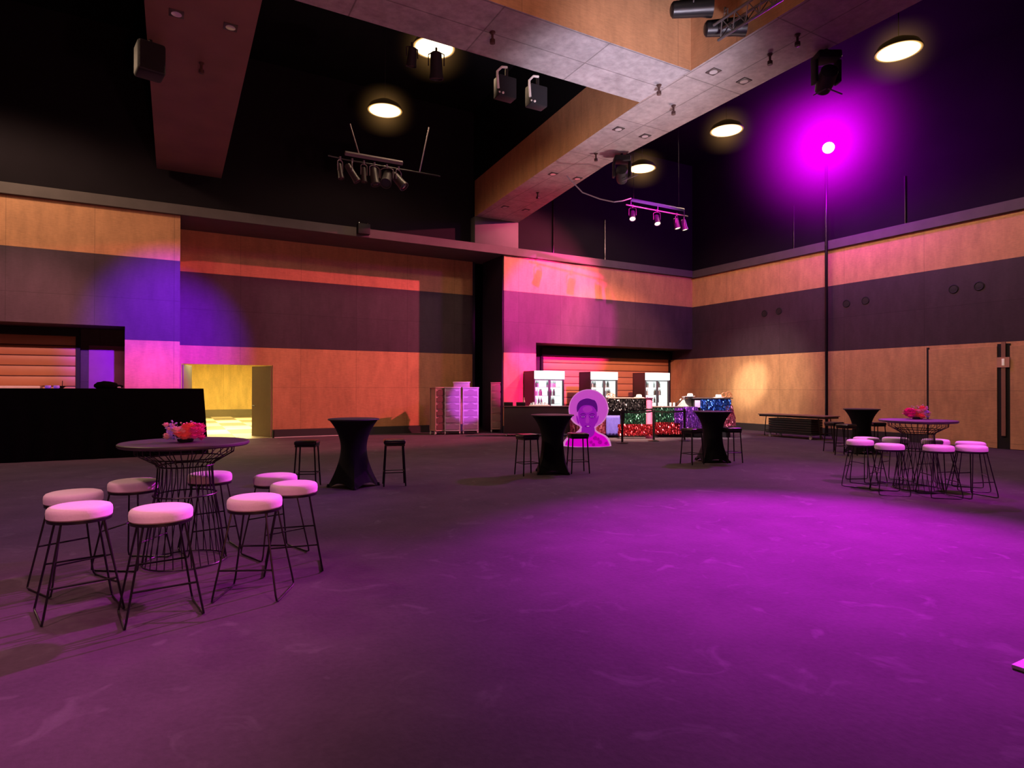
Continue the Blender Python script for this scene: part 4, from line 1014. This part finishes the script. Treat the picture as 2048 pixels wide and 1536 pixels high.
stage_light(p, (0.1, 0.2, -1), 'dark stage light hanging in front of the nearest left ceiling light', r=0.12, ln=0.44, m_body=black_matt, drop=0.26, yoke=black_matt)
p = Pz(818, 100, 7.44); p.y = 9.9
stage_light(p, (0.0, 0.3, -1), 'dark stage light on the cross beam, left of the nearest left ceiling light', r=0.09, ln=0.3, m_body=black_matt, drop=0.2)
# fixture with blades by the long beam, and the moving head source of pink light
def moving_head(loc, rz, label, blades):
    t = thing('moving_light', label, 'stage light', loc, rz)
    MB().box(-0.2, 0.2, -0.17, 0.17, -0.14, 0.0, bevel=0.03).build('base_box', black_matt, t)
    for s in (-1, 1): MB().box(s*0.2-0.03, s*0.2+0.03, -0.09, 0.09, -0.52, -0.13, bevel=0.02).build('fork_arm', black_matt, t)
    T = Matrix.Translation((0, 0, -0.45)) @ orient((0.2, 1, -0.35))
    MB().lathe([(0.06, 0.26), (0.14, 0.2), (0.155, 0.0), (0.14, -0.16), (0.13, -0.22), (0.01, -0.2)], 24, mat4=T).build('head', black_matt, t)
    m = MB()
    for p0, p1 in blades: m.tube([p0, p1], 0.012, 6)
    m.build('brace', dgm, t)
    MB().tube([(0, 0, -0.01), (0, 0, 0.12)], 0.03, 8).build('clamp', black_metal, t)
    return t
p = Pz(1236, 312, 7.42)
moving_head((p.x+0.12, p.y, 7.42), -YAW, 'dark moving stage light under the long beam beside the far ceiling light', [((0.0, 0, -0.62), (0.35, -0.1, -0.50)), ((0.02, -0.1, -0.64), (0.36, -0.2, -0.52))])
p = Pz(1645, 105, 7.42)
mh = moving_head((p.x+0.1, p.y, 7.42), -YAW, 'dark moving stage light under the long beam at upper right', [((0, 0, -0.6), (-0.22, 0, -0.72)), ((0.03, 0, -0.6), (0.28, 0, -0.70))])
# two profile lights and the truss on the near side of the crossing
for (px, py, X), lab in (((1450, 55, 7.95), 'black profile spotlight at the beam crossing, right one of the pair'), ((1383, 17, 7.35), 'black profile spotlight at the beam crossing, left one near the photo top')):
    p = Px(px, py, X)+Vector((0, 0, 0.28))
    stage_light(p, (cos(YAW), -sin(YAW)-0.12, 0.02), lab, r=0.155, ln=0.66, m_body=black_metal, drop=0.28, yoke=dgm)
t = thing('truss', 'grey triangular lighting truss at the top of the photo by the beam', 'truss', (0, 0, 0))
pa = Px(1525, 24, 7.75)
for dz, dx in ((0, 0), (0.22, -0.1), (0.22, 0.1)):
    MB().tube([(pa.x+dx, 7.05, pa.z+dz), (pa.x+dx, 3.0, pa.z+dz)], 0.022, 8).build('chord', grey_metal, t)
m = MB()
for k in range(16):
    y0 = 7.0-k*0.25
    m.tube([(pa.x, y0, pa.z), (pa.x-0.1, y0-0.125, pa.z+0.22)], 0.009, 5); m.tube([(pa.x-0.1, y0-0.125, pa.z+0.22), (pa.x, y0-0.25, pa.z)], 0.009, 5)
    m.tube([(pa.x, y0, pa.z), (pa.x+0.1, y0-0.125, pa.z+0.22)], 0.009, 5); m.tube([(pa.x+0.1, y0-0.125, pa.z+0.22), (pa.x, y0-0.25, pa.z)], 0.009, 5)
m.build('lacing', grey_metal, t)
# loudspeaker on the left beam, box on the ledge
p = Pz(320, 120, 7.2)
t = thing('loudspeaker', 'black loudspeaker hung beside the left ceiling beam', 'loudspeaker', (p.x-0.14, p.y, 7.5), 0.2)
MB().box(-0.22, 0.2, -0.2, 0.2, -0.62, -0.1, bevel=0.05, seg=3).build('cabinet', black_matt, t); MB().tube([(0, 0, -0.12), (0, 0, 0.0)], 0.03, 8).build('bracket', black_metal, t)
MB().box(-0.19, 0.17, -0.212, -0.2, -0.59, -0.13).build('grille', black_metal, t)
p = Py(727, 458, WY-0.22)
t = thing('ledge_speaker', 'small black box speaker fixed to the ledge over the recess', 'loudspeaker', (p.x, WY-0.22, p.z), 0)
MB().box(-0.19, 0.19, -0.1, 0.1, -0.17, 0.15, bevel=0.015).build('cabinet', black_matt, t)
for s in (-1, 1): MB().lathe([(0.02, 0), (0.025, 0.03), (0.012, 0.06)], 10, (s*0.13, 0.0, 0.15)).build('bracket_knob', chrome, t)
MB().box(-0.06, 0.06, 0.1, 0.13, -0.02, 0.12).build('wall_bracket', black_metal, t)
# soffit fittings
sf = thing('soffit_downlight', 'x', 'downlight'); MB().box(-0.105, 0.105, -0.105, 0.105, -0.012, 0.004, bevel=0.004).build('trim_plate', mat('dark_fitting', (0.05, 0.035, 0.035), 0.5), sf)
MB().lathe([(0.055, -0.014), (0.075, -0.016), (0.075, -0.012)], 16, cap=True).build('lens', mat('fitting_glass', (0.45, 0.4, 0.4), 0.2), sf)
fit = [(1427, 143, 'right of the crossing, nearer the cross beam'), (1488, 162, 'right of the crossing, nearer the beam edge'), (1237, 258, 'on the long beam just beyond the crossing, left of its pair'), (1290, 272, 'on the long beam just beyond the crossing, right of its pair'),
       (1106, 348, 'on the orange part of the long beam, left of its pair'), (1155, 357, 'on the orange part of the long beam, right of its pair'), (1010, 414, 'nearest the back wall on the long beam, left of its pair'), (1052, 420, 'nearest the back wall on the long beam, right of its pair'),
       (353, 27, 'on the left beam, left of its pair'), (461, 54, 'on the left beam, right of its pair')]
for i, (px, py, lab) in enumerate(fit):
    p = Pz(px, py, 7.497); lab = 'small square recessed downlight '+lab
    if i == 0: sf.location = p; sf['label'] = lab; sf['group'] = 'square downlights in the beam soffits'
    else: dup(sf, p, 0, lab, 'square downlights in the beam soffits')
hk = thing('soffit_hook', 'x', 'hook'); MB().lathe([(0.035, 0.0), (0.035, -0.03), (0.02, -0.04), (0.02, -0.12), (0.045, -0.13), (0.045, -0.19), (0.01, -0.2)], 12).build('spigot', mat('rusty_dark', (0.07, 0.03, 0.025), 0.5), hk)
MB().lathe([(0.05, 0.0), (0.05, -0.012), (0.01, -0.012)], 12).build('flange', mat('rusty_dark', (0.07, 0.03, 0.025), 0.5), hk)
for i, (px, py, lab) in enumerate([(1347, 211, 'in the middle of the beam crossing'), (1192, 307, 'on the long beam beside the moving light'), (1075, 385, 'on the orange part of the long beam'), (1595, 69, 'on the long beam at upper right, larger shadow'), (1540, 108, 'on the long beam right of the square downlights'), (1318, 170, 'at the end of the cross beam beside the crossing'), (985, 64, 'on the cross beam above the box floodlights'), (403, 126, 'in the middle of the left beam')]):
    p = Pz(px, py, 7.5); lab = 'short dark rigging point '+lab
    if i == 0: hk.location = p; hk['label'] = lab; hk['group'] = 'rigging points under the beams'
    else: dup(hk, p, 0, lab, 'rigging points under the beams')
# round fittings on the right wall
rv = None
for i, (px, py, lab) in enumerate([(1529, 627, 'left one of the pair nearest the corner'), (1558, 622, 'right one of the pair nearest the corner'), (1693, 607, 'left one of the pair right of the tall pole'), (1731, 601, 'right one of the pair right of the tall pole'), (1907, 578, 'left one of the pair above the wall doors'), (1958, 572, 'right one of the pair above the wall doors')]):
    p = Px(px, py, WX); lab = 'round black wall fitting, '+lab
    if rv is None:
        rv = thing('wall_fitting', lab, 'wall fitting', (WX, p.y, p.z), 0, 'round black fittings on the right wall')
        T = Matrix.Rotation(-pi/2, 4, 'Y')
        MB().lathe([(0.125, 0.0), (0.128, 0.012), (0.11, 0.02), (0.09, 0.014)], 28, cap=False, mat4=T).build('rim', black_matt, rv); MB().lathe([(0.10, 0.010), (0.05, 0.014), (0.005, 0.015)], 24, mat4=T).build('face', mat('fitting_black', (0.01, 0.008, 0.01), 0.6), rv)
    else: dup(rv, (WX, p.y, p.z), 0, lab)
# poles on the walls
pole_m = mat('black_pole', (0.03, 0.025, 0.03), 0.25, 0.7)
q = Px(1653, 700, WX-0.14)
LP = Px(1657, 292, WX-0.66)
t = thing('wall_pole', 'tall slim black pole against the right wall below the magenta spotlight', 'pole', (WX-0.14, q.y, 0), 0)
MB().lathe([(0.05, 0), (0.05, 9.6)], 16).build('pipe', pole_m, t); MB().lathe([(0.12, 0), (0.12, 0.015), (0.05, 0.03)], 20).build('floor_flange', pole_m, t)
for px, y0, y1, lab, side in ((1810, 352, 438, 'thin shiny vertical conduit high on the right wall', 'r'), (1210, 440, 492, 'thin conduit glinting magenta on the black upper back wall', 'b'), (1107, 400, 478, 'thin conduit on the upper back wall beside the beam end', 'b'), (1588, 412, 470, 'faint thin conduit on the right wall left of the tall pole', 'r')):
    if side == 'r': a = Px(px, y0, WX+0.22); b = Px(px, y1, WX+0.22)
    else: a = Py(px, y0, WY+0.22); b = Py(px, y1, WY+0.22)
    tag(MB().tube([a, Vector((a.x, a.y, 6.58))], 0.022, 8).build('wall_conduit', mat('shiny_conduit', (0.16, 0.12, 0.16), 0.2, 0.9)), lab, 'conduit')
# exit sign high on the back wall
p = Py(962.5, 326, WY+0.24)
t = thing('exit_sign', 'tiny lit cyan exit sign high on the black back wall', 'sign', (p.x, WY+0.24, p.z))
MB().box(-0.11, 0.11, -0.04, 0.0, -0.09, 0.09, bevel=0.005).build('case', black_matt, t)
MB().box(-0.09, 0.09, -0.045, -0.041, -0.075, 0.075).build('lit_panel', emission_mat('cyan_sign', (0.03, 0.65, 0.75), 1.2), t)
m = MB(); m.box(-0.035, -0.015, -0.05, -0.046, -0.055, 0.055); m.box(0.02, 0.035, -0.05, -0.046, -0.02, 0.055); m.ico((0.028, -0.048, -0.045), 0.014, 1); m.build('dark_mark', mat('sign_dark', (0.0, 0.02, 0.03), 0.6), t)
# sheet of paper by the right edge
m = MB(); m.box(0, 0.5, -0.35, 0, 0, 0.02)
p = Pz(2023, 1337); o = m.build('floor_board', mat('pale_board', (0.55, 0.35, 0.55), 0.5), loc=(p.x, p.y, 0.004), rot=(0, 0, 0.0))
tag(o, 'corner of a thin pale board lying on the carpet at the right edge', 'board')

# the magenta spotlight
aimF = Vector((6.3, 4.25, 0))
magenta = (0.72, 0.0, 1.0)
t = stage_light(LP+Vector((0, 0, 0.30)), aimF-LP, 'glaring magenta spotlight at the top of the tall wall pole', r=0.2, ln=0.5, m_lens=emission_mat('magenta_white_lens', (1.0, 0.72, 1.0), 12.0), drop=0.30, doors=False)
MB().tube([(-0.0, 0, 0.03), (WX-0.14-LP.x, q.y-LP.y, 0.03)], 0.025, 8).build('pole_arm', black_metal, t)
# emissive volume imitating glare and lit haze round it
def glow_mat():
    m = bpy.data.materials.new('magenta_glow'); m.use_nodes = True; nt = m.node_tree; nt.nodes.clear()
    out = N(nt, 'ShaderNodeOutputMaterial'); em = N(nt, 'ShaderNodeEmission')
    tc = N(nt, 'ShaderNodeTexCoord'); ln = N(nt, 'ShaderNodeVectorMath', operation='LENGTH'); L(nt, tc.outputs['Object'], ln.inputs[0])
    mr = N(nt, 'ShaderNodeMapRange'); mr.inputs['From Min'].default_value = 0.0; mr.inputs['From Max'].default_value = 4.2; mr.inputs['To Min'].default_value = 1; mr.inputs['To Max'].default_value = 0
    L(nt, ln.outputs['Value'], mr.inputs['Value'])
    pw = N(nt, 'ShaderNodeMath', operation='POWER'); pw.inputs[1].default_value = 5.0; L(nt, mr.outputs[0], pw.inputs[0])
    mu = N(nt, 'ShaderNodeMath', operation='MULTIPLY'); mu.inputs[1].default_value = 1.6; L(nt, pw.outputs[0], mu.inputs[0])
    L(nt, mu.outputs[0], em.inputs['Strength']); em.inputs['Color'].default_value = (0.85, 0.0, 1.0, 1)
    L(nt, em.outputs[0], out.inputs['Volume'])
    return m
o = MB().ico((0, 0, 0), 4.2, 3).build('glow_volume', glow_mat(), loc=LP)
tag(o, 'soft magenta glow imitating glare and haze around the spotlight on the tall pole', 'glow', kind='stuff')

# emissive volumes imitating lens bloom round each lit ceiling light
def warm_glow_mat():
    m = bpy.data.materials.new('warm_glow'); m.use_nodes = True; nt = m.node_tree; nt.nodes.clear()
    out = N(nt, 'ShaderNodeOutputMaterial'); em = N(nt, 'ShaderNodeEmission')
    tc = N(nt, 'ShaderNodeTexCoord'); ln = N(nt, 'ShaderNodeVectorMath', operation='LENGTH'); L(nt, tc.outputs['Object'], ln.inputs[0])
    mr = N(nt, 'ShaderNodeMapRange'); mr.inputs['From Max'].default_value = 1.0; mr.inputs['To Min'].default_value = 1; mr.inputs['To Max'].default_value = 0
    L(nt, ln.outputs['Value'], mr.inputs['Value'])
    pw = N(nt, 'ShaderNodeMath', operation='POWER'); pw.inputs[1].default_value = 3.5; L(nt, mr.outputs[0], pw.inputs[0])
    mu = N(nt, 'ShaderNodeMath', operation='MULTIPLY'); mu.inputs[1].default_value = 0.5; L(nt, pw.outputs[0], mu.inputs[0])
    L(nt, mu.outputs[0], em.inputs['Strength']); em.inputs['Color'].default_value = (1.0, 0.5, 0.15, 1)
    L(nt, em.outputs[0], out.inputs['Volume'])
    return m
whm = warm_glow_mat()
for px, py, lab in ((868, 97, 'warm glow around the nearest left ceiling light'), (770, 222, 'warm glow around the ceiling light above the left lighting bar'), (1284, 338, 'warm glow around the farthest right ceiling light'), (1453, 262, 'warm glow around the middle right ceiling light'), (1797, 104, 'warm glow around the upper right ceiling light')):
    o = MB().ico((0, 0, 0), 1.0, 3, (1, 1, 0.6)).build('glow_volume', whm, loc=Pz(px, py, 9.0)); tag(o, lab, 'glow', 'imitated lens bloom at the ceiling lights', kind='stuff')

# ------------------------------------------------------------------ lighting
WARM = (1.0, 0.66, 0.42)
for x, y, k in ((4.92, 15.87, 0.3), (4.92, 12.42, 0.4), (13.85, 15.84, 0.8), (13.85, 12.3, 1.05), (13.85, 7.56, 1.0), (4.92, 5.5, 0.08), (-4.5, 15.8, 1.1), (-4.5, 11.0, 0.5)):
    lamp('SPOT', 'downlight_beam', (x, y, 8.97), WARM, 850*k, (x, y, 0), 0.35, 165, 0.35)
MH = Vector((9.75, 6.55, 6.9))
lamp('SPOT', 'magenta_beam', MH, (0.86, 0.0, 1.0), 35000, (6.0, 4.3, 0), 0.1, 48, 1.0)
lamp('SPOT', 'magenta_flood', LP+(aimF-LP).normalized()*0.32, (0.85, 0.02, 1.0), 3500, (2.5, 4.5, 0), 0.15, 60, 0.9)
lamp('SPOT', 'magenta_side', LP+(aimF-LP).normalized()*0.33, (0.95, 0.02, 0.9), 30000, (-1.4, 4.5, 0.7), 0.12, 14, 1.0)
lamp('SPOT', 'magenta_side', (8.7, 1.6, 7.1), (0.95, 0.10, 0.85), 3300, (10.4, 5.4, 0.7), 0.12, 34, 1.0)
lamp('SPOT', 'pink_stool_fill', (-3.2, 2.0, 7.2), (1.0, 0.34, 0.50), 1000, (-1.4, 4.5, 0), 0.2, 48, 0.9)  # two unseen spots added to brighten the left stools
lamp('SPOT', 'pink_stool_fill', (0.9, 1.4, 7.2), (1.0, 0.32, 0.52), 1000, (-1.2, 4.5, 0), 0.2, 46, 0.9)
lamp('SPOT', 'shutter_fill', (-2.0, 9.5, 7.2), (1.0, 0.38, 0.34), 3500, (-3.6, NY, 2.2), 0.1, 26, 0.8)  # unseen coral spot added to brighten the left shutter
lamp('POINT', 'magenta_spill_fill', LP+Vector((-0.9, -0.6, -1.2)), (0.62, 0.0, 1.0), 700, None, 0.3)  # added point light imitating the spotlight's spill on the black walls
PK = Vector((10.15, 6.55, 7.0))
lamp('SPOT', 'pink_beam', PK, (1.0, 0.012, 0.48), 42000, (12.5, WY, 4.2), 0.05, 24.8, 0.4)
lamp('SPOT', 'pink_beam', PK, (1.0, 0.012, 0.42), 32000, (11.0, WY, 1.9), 0.05, 11, 0.6)
lamp('SPOT', 'purple_beam', PK, (0.75, 0.12, 1.0), 20000, (8.85, 19.6, 0.95), 0.05, 6.6, 0.5)
RD = Vector((18.55, 13.7, 9.0))
lamp('SPOT', 'red_beam', RD, (1.0, 0.12, 0.22), 15000, (5.5, RY, 2.4), 0.06, 46, 0.5)
lamp('SPOT', 'violet_beam', (1.3, 9.0, 7.3), (0.24, 0.0, 1.0), 22000, (-0.05, WY, 3.3), 0.1, 24, 1.0)
lamp('SPOT', 'pink_low_fill', (1.2, 9.0, 7.3), (1.0, 0.12, 0.42), 4500, (-0.6, WY, 1.7), 0.1, 11, 0.8)  # unseen pink spot added to redden the lower left pier
lamp('SPOT', 'violet_fill', (8.2, 6.0, 7.2), (0.6, 0.05, 1.0), 2200, (-3.0, 11, 0.0), 0.3, 46, 0.9)  # unseen fill added to tint the left floor violet
lamp('SPOT', 'lamp_bar_beam', (12.0, 12.0, 6.0), (1.0, 0.86, 0.62), 5500, (19.32, 16.0, 1.75), 0.04, 12, 1.0)
lamp('SPOT', 'lamp_bar_beam', (12.1, 12.0, 6.0), (1.0, 0.8, 0.55), 2600, (19.32, 15.6, 1.75), 0.04, 34, 1.0)
lamp('SPOT', 'lamp_bar_beam', (10.6, 12.2, 6.0), (1.0, 0.72, 0.46), 9000, (13.0, 15.7, 0.3), 0.05, 34, 1.0)
lamp('SPOT', 'lamp_bar_beam', (12.0, 12.0, 6.0), (1.0, 0.8, 0.7), 6000, (15.1, 14.5, 0.8), 0.05, 26, 1.0)
lamp('SPOT', 'lamp_bar_beam', (11.4, 12.1, 6.0), (1.0, 0.42, 0.30), 5000, (15.6, NY, 2.2), 0.05, 44, 0.8)  # coral spot added at the lamp bar to brighten the right shutter
lamp('SPOT', 'soffit_fill', (5.2, 3.0, 0.35), (0.9, 0.82, 1.0), 6000, (7.4, 9.0, 7.5), 0.3, 30, 0.9)  # these unseen low spots are added to brighten the beam soffits
lamp('SPOT', 'soffit_fill', (12.5, 10.5, 1.2), (1.0, 0.68, 0.66), 1600, (9.6, 11.0, 7.5), 0.3, 70, 0.9)
lamp('SPOT', 'soffit_fill', (3.0, -2.0, 0.35), (1.0, 0.45, 0.5), 1000, (3.5, 9.0, 7.5), 0.3, 60, 0.9)
lamp('SPOT', 'soffit_fill', (0.5, -2.0, 0.4), (1.0, 0.3, 0.2), 900, (0.5, 13.0, 7.5), 0.3, 60, 0.9)
for x, y in ((2.4, 25), (2.4, 31.5), (-3, 29)):
    lamp('AREA', 'foyer_light', (x, y, 3.3), (1.0, 0.80, 0.36), 520, (x, y, 0), 2.5)

# ------------------------------------------------------------------ world and view
w = bpy.data.worlds.new('world'); sc.world = w; w.use_nodes = True
w.node_tree.nodes['Background'].inputs[0].default_value = (0.25, 0.1, 0.35, 1); w.node_tree.nodes['Background'].inputs[1].default_value = 0.0
sc.view_settings.view_transform = 'Standard'; sc.view_settings.look = 'None'
sc.cycles.use_denoising = True
sc.cycles.max_bounces = 8; sc.cycles.diffuse_bounces = 4
sc.cycles.sample_clamp_indirect = 4.0
sc.cycles.volume_step_rate = 2.0; sc.cycles.volume_max_steps = 64
